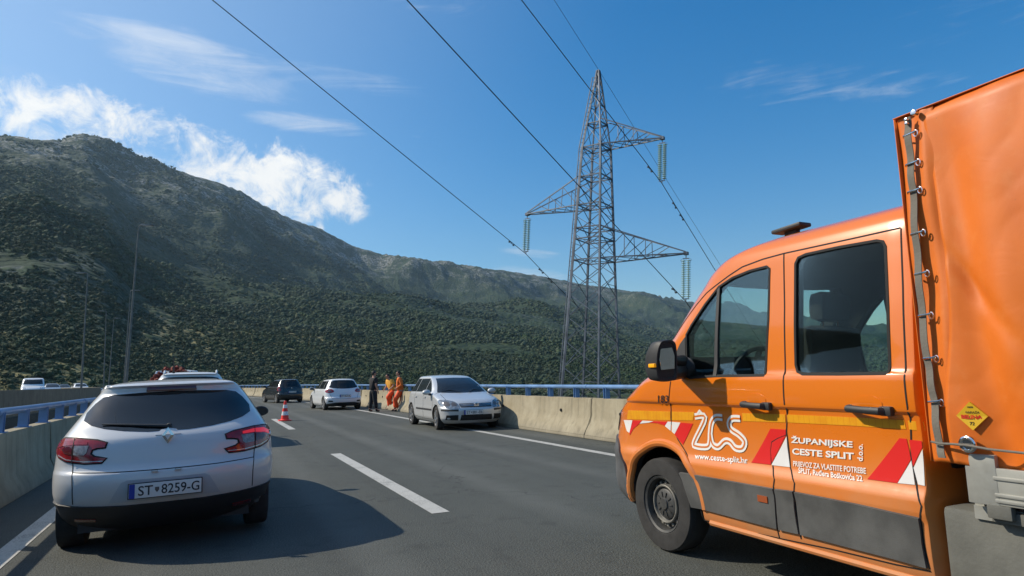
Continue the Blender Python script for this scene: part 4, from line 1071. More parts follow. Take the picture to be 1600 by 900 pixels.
bm = bmesh.new(); hh, nn_ = project(vb, 'left', *vpx(1074, 575)); tube(bm, [mir_pt(1056, 584)+fwd*.05, hh+Vector((-.05, .02, -.02)), hh+Vector((.03, 0, 0))], [.05, .06, .085], 10); tube(bm, [mir_pt(1056, 562)+fwd*.06, hh+Vector((-.02, .03, .05))], [.03, .05], 10)
bmobj('mirror_arm', bm, M['plastic'], mir)
patch('mirror_base', vb, 'left', vp([(1056, 590), (1053, 560), (1063, 538), (1071, 527), (1071, 590)]), M['plastic'], mir, off=.006, th=.01, step=.05)
# roof beacon
bm = bmesh.new(); pb = at_x(1236, 360, 3.66)-voff
box(bm, (pb.x, pb.y, pb.z+.012), (.12, .25, .030), Matrix.Rotation(-.05, 3, 'X'), .012); box(bm, (pb.x+.01, pb.y+.0, pb.z-.03), (.05, .10, .08), None, .01); bmobj('roof_beacon', bm, M['plastic'], truck)
# lettering
def sidetext(name, s, l0, r0, hpx, m, bold=.0, off=.0045):
    p0 = vpx(*l0); p1 = vpx(*r0); p3 = vpx(l0[0], l0[1]-hpx); return lettering(name, vb, 'left', s, p0, p1, p3, m, truck, bold, off)
sidetext('fleet_number', '183', (1029, 628.5), (1045.5, 629), 11, M['txt_black'], .01, .0065)
sidetext('web_address', 'www.ceste-split.hr', (1086, 720), (1170, 728), 12, M['txt_white'], .012)
sidetext('company_name', 'ŽUPANIJSKE', (1236.5, 694.5), (1333, 702.5), 14, M['txt_white'], .03)
sidetext('company_name', 'CESTE SPLIT', (1238.5, 710), (1335, 718.5), 10, M['txt_white'], .03)
sidetext('address_line', 'PRIJEVOZ ZA VLASTITE POTREBE', (1240, 731), (1354, 743.5), 11, M['txt_white'], .015)
sidetext('address_line', 'SPLIT, Ruđera Boškovića 22', (1248, 741), (1348.5, 754.5), 11, M['txt_white'], .015)
p0 = vpx(1349, 721); p1 = vpx(1349, 694); p3 = vpx(1340, 720); lettering('company_name', vb, 'left', 'd.o.o.', p0, p1, p3, M['txt_white'], truck, .02, .0045)
logo = [[(468, 226), (520, 232), (466, 352), (474, 374), (530, 378), (543, 352), (545, 310), (552, 258), (572, 231), (606, 232)], [(545, 310), (556, 362), (585, 379), (618, 350), (645, 354), (672, 384), (706, 386), (718, 352), (690, 318), (652, 292), (640, 262), (655, 237), (695, 237)], [(480, 216), (492, 196), (508, 216)]]
def open_smooth(pts, k=4):
    q = [pts[0]]+pts+[pts[-1]]; out = []
    for i in range(1, len(q)-2):
        p0, p1, p2, p3 = [np.array(x, float) for x in q[i-1:i+3]]
        for t in np.arange(k)/k: out.append(tuple(.5*((2*p1)+(-p0+p2)*t+(2*p0-5*p1+4*p2-p3)*t*t+(-p0+3*p1-3*p2+p3)*t**3)))
    return out+[tuple(pts[-1])]
lg = empty_part('company_logo', truck)
for k, pl in enumerate(logo):
    pp = vp(cc(open_smooth(pl) if k < 2 else pl)); seam(vb, 'left', pp, lg, .046 if k < 2 else .016, M['txt_white'], 'logo_stroke', .0045+.0006*k, .002, .02)
    if k < 2: seam(vb, 'left', pp, lg, .012, M['orange'], 'logo_inline', .0062+.0006*k, .001, .02)
# wheels, underbody
for sx in (-1, 1): wheel(truck, (sx*(1.03-.125), 2.225, .352), .352, .21, 'steel', sx)
for sx in (-1, 1): wheel(truck, (sx*.84, -1.47, .355), .355, .40, 'steel', sx)
bm = bmesh.new()
for s in (-.42, .42): box(bm, (s, .2, .50), (.09, 5.2, .16))
box(bm, (0, -1.47, .36), (1.3, .14, .14)); box(bm, (0, 2.17, .34), (1.5, .14, .12)); bmobj('chassis_frame', bm, M['plastic'], truck, smooth=False)
bm = bmesh.new(); box(bm, (-.78, -.46, .485), (.43, 1.02, .43), None, .03); bmobj('added_veil_box', bm, M['box_grey'], truck)  # added box, no known part: its grey replaces a reflection veil on the window
# interior
def seat(x, y, zs=.78, rz=0.):
    s = empty_part('cab_seat', truck); s.location = (x, y, zs); s.rotation_euler = (0, 0, rz)
    bm = bmesh.new(); box(bm, (0, .28, .05), (.50, .52, .18), None, .05); bmobj('seat_cushion', bm, M['fabric'], s)
    bm = bmesh.new(); box(bm, (0, -.05, .40), (.50, .16, .68), Matrix.Rotation(.16, 3, 'X'), .075); bmobj('seat_backrest', bm, M['fabric'], s)
    bm = bmesh.new(); box(bm, (0, -.12, .86), (.29, .13, .20), Matrix.Rotation(.1, 3, 'X'), .06); bmobj('headrest', bm, M['fabric'], s)
    bm = bmesh.new(); tube(bm, [(-.07, -.11, .7), (-.07, -.11, .8)], .008, 6); tube(bm, [(.07, -.11, .7), (.07, -.11, .8)], .008, 6); bmobj('headrest_post', bm, M['chrome'], s)
seat(-.50, 1.08, .92); seat(.50, 1.08, .92)
bm = bmesh.new(); box(bm, (0, .36, .82), (1.7, .5, .2), None, .05); box(bm, (0, .13, 1.12), (1.7, .14, .55), None, .05); bmobj('rear_bench', bm, M['fabric'], truck)
bm = bmesh.new(); box(bm, (0, 2.05, 1.22), (1.75, .55, .34), None, .08); bmobj('dashboard', bm, M['plastic'], truck)
bm = bmesh.new(); th_ = np.linspace(0, 2*PI, 25); Rw = Matrix.Rotation(math.radians(-62), 3, 'X')
tube(bm, [Vector((-.52, 1.66, 1.36)) + Rw @ Vector((.2*math.cos(a), .2*math.sin(a), 0)) for a in th_], .017, 8)
for a in (PI/2*3, 0, PI): bar(bm, (-.52, 1.66, 1.36), Vector((-.52, 1.66, 1.36)) + Rw @ Vector((.2*math.cos(a), .2*math.sin(a), 0)), .03)
bmobj('steering_wheel', bm, M['plastic'], truck)

# bed with dropside and tarpaulin
bed = empty_part('load_bed', truck)
BX = -1.055   # outer face of the bed in truck coordinates
bm = bmesh.new(); box(bm, (0, -1.66, .70), (2.02, 3.10, .06)); box(bm, (0, -.13, 1.1), (2.0, .04, .8)); bmobj('bed_floor', bm, M['alu'], bed, smooth=False)
for s in (-1, 1):
    bm = bmesh.new()
    box(bm, (s*(1.055), -1.72, .835), (.025, 2.96, .16), None, .004)
    for zz in (.775, .80, .872): box(bm, (s*1.066, -1.72, zz), (.018, 2.96, .016), None, .004)
    bmobj('dropside', bm, M['alu'], bed)
    bm = bmesh.new(); box(bm, (s*1.055, -.19, .86), (.03, .13, .22), None, .006); bmobj('corner_post', bm, M['alu'], bed)
    bm = bmesh.new(); box(bm, (s*1.02, -1.7, .70), (.05, 3.0, .05), None, .006)
    for k in range(6): box(bm, (s*1.055, -.25-.55*k, .725), (.04, .10, .06), None, .008)
    bmobj('side_hinges', bm, M['box_grey'], bed)
    for k, yy in enumerate((-.62, -1.35)):
        bm = bmesh.new(); v = [(-.0, 0), (.0, 0)]
        y0 = yy; q4 = [(y0-.16, .862), (y0+.10, .862), (y0+.17, .818), (y0-.09, .818)]
        a = [bm.verts.new((s*1.0700, u, z)) for u, z in q4]; b = [bm.verts.new((s*1.0740, u, z)) for u, z in q4]
        for i in range(4): bm.faces.new((a[i], a[(i+1) % 4], b[(i+1) % 4], b[i]))
        bm.faces.new(a); bm.faces.new(b[::-1]); bmobj('red_marking', bm, M['refl_red'], bed, smooth=False)
# tarpaulin: grid on the side, shallow folds and sag between hoops
TZ0, TZ1 = .915, 2.648; TY0, TY1 = -3.2, .03
def tarp_x(y, z):
    u = (TY1-y); t = (z-TZ0)/(TZ1-TZ0)
    b = .035*math.sin(PI*min(1, t*1.02))*math.exp(-((u-.9)/.6)**2)
    b += -.050*math.exp(-((u-.24-.10*(1-t))/.085)**2)*(1-t**3)*.9 + .025*math.exp(-((u-.42)/.12)**2)*math.sin(PI*t)
    nse = mnoise.noise(Vector((y*2.2, z*1.5, 3.1))) ; b += .026*nse*(1-t*.4) + .006*abs(mnoise.noise(Vector((y*4.5+z*2.2, z*2.2-y, 9.))))**.7 - .022*math.exp(-(((u-.34)*.8+(t-.42)*.9)/.035)**2)*math.exp(-((t-.45)/.16)**2)
    # diagonal folds falling from the eyelets
    dgl = math.sin((u*5.2+t*5.)*2.0)*.007*math.exp(-((t-.45)/.3)**2); b += dgl
    b += .007*math.sin(u*9-t*3)*math.exp(-((t-.85)/.2)**2)
    b += .010*math.exp(-((t-.02)/.03)**2)*math.sin(u*17)
    return 1.085+b*min(1, u/.16+.02)
def grid_obj(name, pts, nu, nv, m, parent, th=.004):
    F = [(i*nv+j, i*nv+j+1, (i+1)*nv+j+1, (i+1)*nv+j) for i in range(nu-1) for j in range(nv-1)]
    o = meshobj(name, pts, F, m, parent, True, 60); md = o.modifiers.new('s', 'SOLIDIFY'); md.thickness = th; md.offset = 0; return o
tp = empty_part('tarpaulin_cover', truck)
for s in (-1, 1):
    yy = np.concatenate([np.linspace(TY1-.155, TY1-1.6, 90), np.linspace(TY1-1.7, TY0, 16)]); zz = np.linspace(TZ0, TZ1, 110)
    zl = lambda y, z: z + (.012*math.sin((TY1-y)*16) if z < TZ0+.03 else 0) 
    pts = []
    for y in yy:
        for z in zz:
            t = (z-TZ0)/(TZ1-TZ0); x = tarp_x(y, z)
            if z > TZ1-.07: x -= (.07-(TZ1-z))**2*9
            yo = .035*math.sin(PI*t)**2*math.exp(-((TY1-.155-y)/.10)**2) - .05*math.exp(-((t-.12)/.22)**2)*math.exp(-((TY1-.155-y)/.10)**2)
            pts.append((s*x, y-yo, zl(y, z)))
    grid_obj('tarp_side', pts, len(yy), len(zz), M['tarp'], tp)
    # front flap folded round the corner, below the strap
    yy = np.linspace(TY1, TY1-.20, 14); pts = []
    for y in yy:
        for z in zz:
            t = (z-TZ0)/(TZ1-TZ0); x = 1.058 + .010*math.sin(z*7+y*20) + .016*math.exp(-((TY1-y-.14)/.03)**2); pts.append((s*(x-.02*math.exp(-((TY1-y)/.012)**2)), y+.015*math.sin(z*5)*0, z))
    grid_obj('tarp_flap', pts, len(yy), len(zz), M['tarp'], tp)
pts = []; xx = np.linspace(-1.06, 1.06, 24); zz = np.linspace(TZ0+.0, TZ1, 30)
for x in xx:
    for z in zz: pts.append((x, TY1+.004+.01*mnoise.noise(Vector((x*2, z*2, 7)))*(1-abs(x)/1.07), z))
grid_obj('tarp_front', pts, len(xx), len(zz), M['tarp'], tp)
pts = []; yy = np.linspace(TY1, TY0, 60); xx = np.linspace(-1.075, 1.075, 40)
for y in yy:
    for x in xx: pts.append((x, y, TZ1-.004+.05*(1-(x/1.075)**2)+.006*math.sin(y*6)*(1-(x/1.075)**2)))
grid_obj('tarp_roof', pts, len(yy), len(xx), M['tarp'], tp)
pts = []
for x in np.linspace(-1.06, 1.06, 8):
    for z in np.linspace(TZ0, TZ1, 8): pts.append((x, TY0, z))
grid_obj('tarp_rear', pts, 8, 8, M['tarp'], tp)
# welded hem line near the top, strap, loops, eyelets and cable
def tx(px, py, X=BX+VX0-.03): p = at_x(px, py, X)-voff; return p
sx_pts = [(1419, 184), (1421, 212), (1424.5, 258), (1428, 300), (1432, 365), (1437, 425), (1442, 490), (1450, 560), (1457, 600), (1463, 642), (1468, 690), (1475, 715)]
bm = bmesh.new(); P3 = [tx(*p) for p in sx_pts]
from itertools import accumulate
dense = []
for a, b in zip(P3, P3[1:]):
    for k in range(5): dense.append(a.lerp(b, k/5))
dense.append(P3[-1]); rowsl = []
for i, p in enumerate(dense):
    xo = -.006+.006*math.sin(i*.9); rowsl.append([bm.verts.new(p+Vector((xo, s*.017, 0))) for s in (-1, 1)]+[bm.verts.new(p+Vector((xo-.005, s*.017, 0))) for s in (1, -1)])
for a, b in zip(rowsl, rowsl[1:]):
    for k in range(4): bm.faces.new((a[k], a[(k+1) % 4], b[(k+1) % 4], b[k]))
bm.faces.new(rowsl[0]); bm.faces.new(rowsl[-1][::-1]); bmobj('closing_strap', bm, M['strap'], tp)
for (px, py) in [(1422, 212), (1426, 257), (1429, 300), (1434, 366), (1440, 429), (1446, 494), (1454, 561), (1461.5, 629)]:
    p = tx(px, py); bm = bmesh.new()
    tube(bm, [p+Vector((0, .032, 0)), p+Vector((-.015, .024, .003)), p+Vector((-.016, -.018, .006)), p+Vector((-.009, -.030, .010))], .0048, 8)
    tube(bm, [p+Vector((-.008, -.033+.011*math.sin(a), .0+.016*math.cos(a))) for a in np.linspace(0, 2*PI, 13)], .0035, 6)
    bmobj('strap_loop', bm, M['chrome'], tp)
for (px, py, r) in [(1420.5, 188, .008), (1421, 194, .008), (1432, 177, .014)]:
    bm = bmesh.new(); p = tx(px, py); lathe(bm, [(-.030, .0), (-.028, r), (-.0, r)], 12, 'x', p); bmobj('rivet', bm, M['chrome'], tp)
for (px, py) in [(1514, 694), (1655, 712)]:
    p = tx(px, py, BX+VX0-.035); bm = bmesh.new(); tor = []
    tube(bm, [p+Vector((-.010, .030*math.cos(a), .030*math.sin(a))) for a in np.linspace(0, 2*PI, 25)], .009, 8); lathe(bm, [(-.012, 0), (-.012, .024)], 16, 'x', p)
    bmobj('eyelet', bm, M['chrome'], tp)
bm = bmesh.new(); cp = [tx(*p, BX+VX0-.06) for p in [(1455, 690), (1468, 693), (1490, 694), (1512, 696), (1545, 702), (1600, 708), (1660, 716)]]; tube(bm, cp, .0055, 8); bmobj('tie_cable', bm, M['strap'], tp)
# sticker on the tarpaulin
stk = empty_part('diamond_sticker', truck)
dmv = []; cs = tx(1518.5, 650); hw = .058; hh_ = .064
def tb(y, z): return Vector((-(tarp_x(y, z)+.006), y, z))
def flatpoly(name, yz, m, parent, o=0.):
    bm = bmesh.new(); a = [bm.verts.new(tb(y, z)+Vector((-o-.003, 0, 0))) for y, z in yz]; b = [bm.verts.new(tb(y, z)+Vector((.004, 0, 0))) for y, z in yz]; n = len(yz)
    for k in range(n): bm.faces.new((a[k], a[(k+1) % n], b[(k+1) % n], b[k]))
    bm.faces.new(a); bm.faces.new(b[::-1]); return bmobj(name, bm, m, parent, smooth=False)
cy_, cz_ = cs.y, cs.z
flatpoly('sticker_field', [(cy_-hw, cz_), (cy_, cz_+hh_), (cy_+hw, cz_), (cy_, cz_-hh_)], M['sticker'], stk, .003)
def ttext(s, y, z, wd, h, m, bold=.02):
    v, f = text_mesh(s, bold=bold); mn = v.min(0); mx = v.max(0); out = []
    for q in v: a = (q[0]-mn[0])/(mx[0]-mn[0]); b = (q[1]-mn[1])/(mx[1]-mn[1]); out.append(Vector((-(tarp_x(y+wd/2-wd*a, z+h*b)+.0100), y+wd/2-wd*a, z+h*b)))
    meshobj('sticker_text', out, f, m, stk, False)
ttext('GARAŽA', cy_-.006, cz_+.012, .052, .012, M['txt_black']); ttext('BELINA', cy_, cz_-.013, .078, .018, M['sticker_red'], .04); ttext('72', cy_, cz_-.042, .018, .016, M['txt_black']); ttext('ceste', cy_, cz_+.036, .022, .009, M['txt_black'])
#END_TRUCK
#SECTION_CARS
# ------------------------------------------------------------ passenger cars (rear at y = 0, front at +y)
def scale_T(T, L=1., Wd=1., Hh=1.): return [(r[0]*Hh, r[1]*Wd, r[2]*L, r[3]*L, r[4], r[5], r[6]) for r in T]
GOLF = [(.17, .76, .28, 3.98, .45, .55, 2.5), (.24, .82, .14, 4.10, .5, .6, 2.5), (.32, .86, .05, 4.17, .5, .62, 2.5), (.42, .873, .01, 4.19, .5, .65, 2.5), (.52, .88, 0, 4.20, .5, .65, 2.5), (.585, .88, .02, 4.185, .5, .65, 2.5), (.62, .872, .06, 4.14, .5, .65, 2.5),
        (.70, .872, .10, 4.08, .45, .66, 2.5), (.77, .872, .115, 3.97, .45, .66, 2.5), (.82, .868, .125, 3.80, .45, .6, 2.5), (.88, .862, .14, 3.52, .45, .55, 2.5), (.94, .850, .16, 3.24, .45, .5, 2.5), (.985, .825, .18, 3.09, .45, .45, 2.5), (1.03, .795, .21, 3.0, .4, .4, 2.5),
        (1.15, .735, .30, 2.80, .4, .35, 2.6), (1.28, .665, .40, 2.53, .35, .3, 2.6), (1.38, .605, .46, 2.27, .3, .3, 2.6), (1.425, .565, .44, 2.10, .3, .3, 2.5), (1.455, .49, .52, 1.86, .3, .3, 2.4), (1.475, .33, .75, 1.6, .3, .3, 2.2), (1.485, .05, 1.1, 1.3, .05, .05, 2)]
MEG = [(.17, .72, .42, 4.30, .5, .6, 2.4), (.24, .80, .26, 4.40, .55, .6, 2.4), (.33, .85, .14, 4.50, .6, .6, 2.4), (.42, .875, .07, 4.54, .62, .62, 2.4), (.52, .895, .02, 4.56, .64, .65, 2.35), (.62, .90, 0, 4.54, .66, .65, 2.35), (.70, .90, .012, 4.48, .66, .65, 2.35), (.735, .898, .05, 4.44, .64, .65, 2.35),
       (.78, .895, .075, 4.36, .62, .6, 2.35), (.86, .888, .09, 4.1, .6, .55, 2.35), (.93, .875, .105, 3.75, .58, .5, 2.35), (.985, .855, .13, 3.45, .56, .45, 2.35), (1.03, .832, .18, 3.28, .54, .4, 2.35), (1.09, .80, .27, 3.18, .52, .4, 2.4),
       (1.20, .735, .40, 2.98, .48, .35, 2.4), (1.31, .67, .52, 2.72, .42, .3, 2.5), (1.385, .615, .60, 2.52, .36, .3, 2.5), (1.42, .585, .60, 2.42, .30, .3, 2.4), (1.445, .55, .57, 2.30, .26, .3, 2.3), (1.465, .50, .62, 2.15, .26, .3, 2.3), (1.488, .36, .90, 1.9, .3, .3, 2.2), (1.50, .08, 1.3, 1.55, .05, .05, 2)]
KIA = [(r[0], r[1]*1.01, r[2]*1.0, r[3]*1.02, r[4]*1.15, r[5], r[6]) for r in GOLF]
MPV = scale_T(GOLF, 1.0, .98, 1.07)
WAG = scale_T(MEG, 1., 1., 1.10)
VAN2 = [(.25, .88, .05, 4.75, .1, .5, 2.4), (.45, .95, 0, 4.9, .1, .5, 2.4), (.8, .96, 0, 4.85, .12, .5, 2.4), (1.0, .95, .01, 4.6, .12, .5, 2.4), (1.15, .93, .02, 4.1, .12, .45, 2.4), (1.5, .88, .04, 3.75, .12, .4, 2.5), (1.8, .83, .06, 3.4, .12, .4, 2.5), (1.9, .75, .1, 3.1, .12, .3, 2.5), (1.95, .4, .3, 2.6, .1, .2, 2.4), (1.96, .1, .8, 2., .05, .05, 2.2)]

def slab_text(parent, s, w_, h, y, z, m, x=0., face=-1, depth=.003, bold=.02, name='plate_text'):
    v, f = text_mesh(s, bold=bold); mn = v.min(0); mx = v.max(0); out = []
    for q in v: a = (q[0]-mn[0])/(mx[0]-mn[0])-.5; b = (q[1]-mn[1])/(mx[1]-mn[1])-.5; out.append(Vector((x+(-face)*a*w_, y+face*depth, z+h*b)))
    if face > 0: f = [t for t in f]
    return meshobj(name, out, f, m, parent, False)
def number_plate(parent, y, z, face, text=None, x=0., blue=True, tilt=0.):
    p = empty_part('number_plate', parent); p.location = (x, y, z); p.rotation_euler = (tilt, 0, 0)
    bm = bmesh.new(); box(bm, (0, 0, 0), (.536, .014, .126), None, .004); bmobj('plate_frame', bm, M['plastic'], p)
    bm = bmesh.new(); box(bm, (0, face*.006, 0), (.520, .008, .112), None, .003); bmobj('plate_field', bm, M['plate'], p)
    if text:
        if blue: bm = bmesh.new(); box(bm, (face*.238, face*.0095, 0), (.040, .004, .110)); bmobj('blue_strip', bm, M['plate_blue'], p, smooth=False)
        a, b = text
        wa = .052*len(a); xo = -.2
        slab_text(p, a, wa*1.0, .076, 0, 0, M['plate_text'], -face*(xo+wa/2+.005), face, .0115, .01)
        wb = .046*len(b); slab_text(p, b, wb, .076, 0, 0, M['plate_text'], -face*(.245-wb/2), face, .0115, .01)
        # the little shield between the groups of characters
        bm = bmesh.new(); c = -face*(xo+wa+.034); sh = [(-.015, .02), (.015, .02), (.015, -.002), (0, -.022), (-.015, -.002)]
        vs = [bm.verts.new((c+u, face*.0115, v)) for u, v in sh]; bm.faces.new(vs); bmobj('plate_shield', bm, M['smoke_lens'], p, smooth=False)
    return p
def side_glass(bvh, car, T, y0, y1, zb, zt, div, mt):
    """side window band: its outline follows the greenhouse; split by pillars at div"""
    T_ = np.array(T); tz = np.linspace(zb, zt, 8); yr = pchip(T_[:, 0], T_[:, 2], tz); yf = pchip(T_[:, 0], T_[:, 3], tz); Lr = pchip(T_[:, 0], T_[:, 4], tz); Lf = pchip(T_[:, 0], T_[:, 5], tz)
    a = [(yr[i]+Lr[i]*.62+y0, tz[i]) for i in range(8)]; b = [(yf[i]-Lf[i]*.62-y1, tz[i]) for i in range(8)]
    def clip(lo, hi):
        pts = []
        for p in b: pts.append((min(hi, max(lo, p[0])), p[1]))
        for p in a[::-1]: pts.append((max(lo, min(hi, p[0])), p[1]))
        out = [pts[0]]
        for p in pts[1:]:
            if math.dist(p, out[-1]) > .012: out.append(p)
        if math.dist(out[0], out[-1]) < .012: out.pop()
        return out
    cuts = [-9]+list(div)+[9]
    for ax in ('left', 'right'):
        for c0, c1 in zip(cuts, cuts[1:]):
            pl = clip(c0+.02, c1-.02)
            if len(pl) > 3: patch('side_window', bvh, ax, pl, mt, car, off=.003, th=.006, step=.12)
def wing_mirror(car, x, y, z, m, s, k=1.):
    w_ = empty_part('wing_mirror', car); w_.location = (s*x, y, z); w_.scale = (k, k, k)
    bm = bmesh.new(); bmesh.ops.create_uvsphere(bm, u_segments=16, v_segments=10, radius=1)
    for v in bm.verts:
        c = v.co; k = 1 if c.y > 0 else .35
        v.co = Vector((c.x*.125+s*.10, c.y*.085*k, c.z*.085*(1 if c.z > 0 else .8)))
    bmobj('mirror_shell', bm, m, w_, ang=60)
    bm = bmesh.new(); tube(bm, [(-s*.08, .03, -.07), (s*.05, .01, -.045)], [.035, .03], 8); bmobj('mirror_foot', bm, M['plastic'], w_)
    bm = bmesh.new(); bmesh.ops.create_circle(bm, cap_ends=True, segments=16, radius=1, matrix=Matrix.Rotation(PI/2, 4, 'X'))
    for v in bm.verts: v.co = Vector((v.co.x*.105+s*.10, -.033, v.co.z*.065))
    bmobj('mirror_glass', bm, M['greyglass'], w_, smooth=False)
def rear_set(bvh, car, lamp, win, plate, bump=None, brake=None, body_z=.4, txt=None, wiper=True, dark=None):
    patch('rear_window', bvh, 'rear', win, M['darkglass'], car, off=.004, th=.008, step=.07, smooth=True)
    for pts in (lamp, mirror_pts(lamp)):
        tl = patch('tail_light', bvh, 'rear', pts, M['red_lens'], car, off=.012, th=.02, step=.045, smooth=True)
        c = np.mean(np.array(pts), 0); patch('light_insert', bvh, 'rear', [tuple(c+(np.array(p)-c)*.48) for p in pts], M['smoke_lens'], tl, off=.016, th=.01, step=.04, smooth=True)
    if dark: patch('lower_bumper', bvh, 'rear', dark, M['plastic'], car, off=.006, th=.012, step=.06)
def common(car, bvh, T, name_m, wb0, wb1, R, track, style='alloy', turn=0.):
    for y, tn in ((wb0, 0.), (wb1, turn)):
        for s in (-1, 1): wheel(car, (s*(track), y, R), R, .205, style, s, 2, turn=tn)
def front_set(bvh, car, T, zt=1.36, zb=1.0, grille=True):
    T_ = np.array(T); w0 = float(pchip(T_[:, 0], T_[:, 1], [zb])[0]); w1 = float(pchip(T_[:, 0], T_[:, 1], [zt])[0])
    pts = [(-w0*.86, zb), (-w0*.5, zb-.015), (0, zb-.02), (w0*.5, zb-.015), (w0*.86, zb), (w1*.86, zt), (0, zt+.012), (-w1*.86, zt)]
    patch('windscreen', bvh, 'front', pts, M['darkglass'], car, off=.004, th=.008, step=.08)

# --- white five-door hatchback right in front of us, seen from behind
ren = thing('hatchback_car', 'dusty white hatchback close in front, brake lights on, plate reading ST 8259-G', 'car', (-.29, 6.08, 0))
ren.rotation_euler = (0, math.radians(-1.2), math.radians(0.5))
MEG0 = MEG; MEG = [(q[0]*(1 if q[0] < .3 else 1-.055*min(1, (q[0]-.3)/.5)), q[1]*.965, *q[2:]) for q in MEG]
rb, rbv = body_object('car_body', MEG, M['silver_white'], ren, [(.86, .315), (3.56, .315)], .355, .90, nz=90)
ren_inv = None
C.view_layer.update(); RW = ren.matrix_world.copy(); RI = RW.inverted()
def rpx(px, py):
    o = RI @ CAM; d = (RI.to_3x3() @ ray(px, py)).normalized(); h, n, i, dd = rbv.ray_cast(o, d)
    if h is None: h, n, i, dd = rbv.find_nearest(o+d*6.2)
    return (h.x, h.z)
def rc(pts): return [rpx(60+x/2.8125, 560+y/2.8125) for x, y in pts]
def rear_sym(px_pts_right): return px_pts_right
# window, symmetrical about the centre line
_pr0 = project
KZ, KX = .945, .965
def project(bvh, axis, u, v):
    if bvh is rbv:
        v = v*(1 if v < .3 else 1-.055*min(1, (v-.3)/.5))
        if axis == 'rear': u = u*KX
    return _pr0(bvh, axis, u, v)
rw = [(0, 1.035), (.16, 1.035), (.34, 1.05), (.50, 1.075), (.61, 1.105), (.685, 1.145), (.68, 1.21), (.62, 1.29), (.56, 1.345), (.47, 1.365), (.25, 1.375), (0, 1.38)]
rwf = rw + [(-x, z) for x, z in rw[-2:0:-1]]
patch('rear_window', rbv, 'rear', rwf, M['darkglass'], ren, off=.004, th=.008, step=.06)
# emblem bump reaching into the glass
bmp = [(-.13, 1.00), (.13, 1.00), (.075, 1.045), (.035, 1.062), (-.035, 1.062), (-.075, 1.045)]
patch('tailgate_bump', rbv, 'rear', [(-.10, 1.0), (.10, 1.0), (.06, 1.04), (.0, 1.052), (-.06, 1.04)], M['silver_white'], ren, off=.006, th=.008, step=.03)
patch('high_brake_light', rbv, 'rear', [(-.21, 1.385), (.21, 1.385), (.205, 1.428), (-.205, 1.428)], M['dark_red'], ren, off=.012, th=.03, step=.05)
lampR = [(.46, .925), (.53, .945), (.70, .965), (.80, .965), (.862, .94), (.872, .90), (.865, .86), (.83, .815), (.76, .785), (.62, .765), (.49, .765), (.455, .80), (.545, .815), (.575, .84), (.565, .875), (.525, .888), (.47, .89)]
for s, lit in ((1, True), (-1, True)):
    up4 = lambda L: [(a, b+.038) for a, b in L]
    pts = up4(lampR if s > 0 else mirror_pts(lampR))
    tl = patch('tail_light', rbv, 'rear', pts, M['red_lens'], ren, off=.010, th=.018, step=.035)
    patch('light_surround', rbv, 'rear', inset_loop(pts, -.012), M['seam'], tl, off=.005, th=.008, step=.035)
    sc = [(.60, .935), (.70, .948), (.79, .946), (.84, .915), (.845, .885), (.80, .905), (.70, .918), (.60, .915)]
    patch('brake_light', rbv, 'rear', up4(sc if s > 0 else mirror_pts(sc)), M['red_lit'] if s > 0 else M['red_lens'], tl, off=.013, th=.01, step=.035)
    ins = [(.585, .905), (.70, .908), (.70, .835), (.62, .83), (.60, .85), (.595, .88)]
    patch('reversing_light', rbv, 'rear', up4(ins if s > 0 else mirror_pts(ins)), M['lamp_insert'], tl, off=.014, th=.01, step=.035)
    ins = [(.715, .905), (.78, .90), (.80, .875), (.775, .845), (.715, .836)]
    patch('indicator_light', rbv, 'rear', up4(ins if s > 0 else mirror_pts(ins)), M['dark_red'], tl, off=.014, th=.01, step=.035)
    ln = [(.475, .778), (.62, .778), (.76, .798), (.83, .83)]
    seam(rbv, 'rear', up4(ln if s > 0 else [(-x, z) for x, z in ln]), tl, .007, M['white_lens'], 'light_edge', .0125, .006, .04)
    seam(rbv, 'rear', [(s*.708, 1.0), (s*.708, .803)], tl, .005, M['seam'], 'panel_gap', .0145, .003)
    seam(rbv, 'rear', [(s*.708, .803), (s*.70, .70), (s*.692, .60), (s*.69, .45)], ren, .006)
    rf = [(s*.52, .295), (s*.68, .30), (s*.68, .325), (s*.52, .32)]; patch('reflector', rbv, 'rear', rf, M['dark_red'], ren, off=.018, th=.01, step=.05)
seam(rbv, 'rear', [(-.70, .725), (-.4, .715), (0, .712), (.4, .715), (.70, .725)], ren, .006)
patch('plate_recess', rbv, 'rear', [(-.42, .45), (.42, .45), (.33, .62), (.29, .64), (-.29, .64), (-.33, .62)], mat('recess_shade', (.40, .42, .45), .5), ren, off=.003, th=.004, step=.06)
number_plate(ren, -.014, .53, -1, ('ST', '8259-G'))
dk = [(-.893, .17), (.893, .17), (.893, .45), (.83, .445), (.6, .43), (.3, .42), (0, .42), (-.3, .42), (-.6, .43), (-.83, .445), (-.893, .45)]
patch('lower_bumper', rbv, 'rear', dk, M['plastic'], ren, off=.012, th=.018, step=.06)
for ax in ('left', 'right'): patch('sill_moulding', rbv, ax, [(.02, .20), (.44, .20), (.46, .42), (.30, .47), (.02, .50)] if 0 else [(1.25, .19), (3.15, .19), (3.15, .30), (1.25, .30)], M['plastic'], ren, off=.008, th=.012, step=.12)
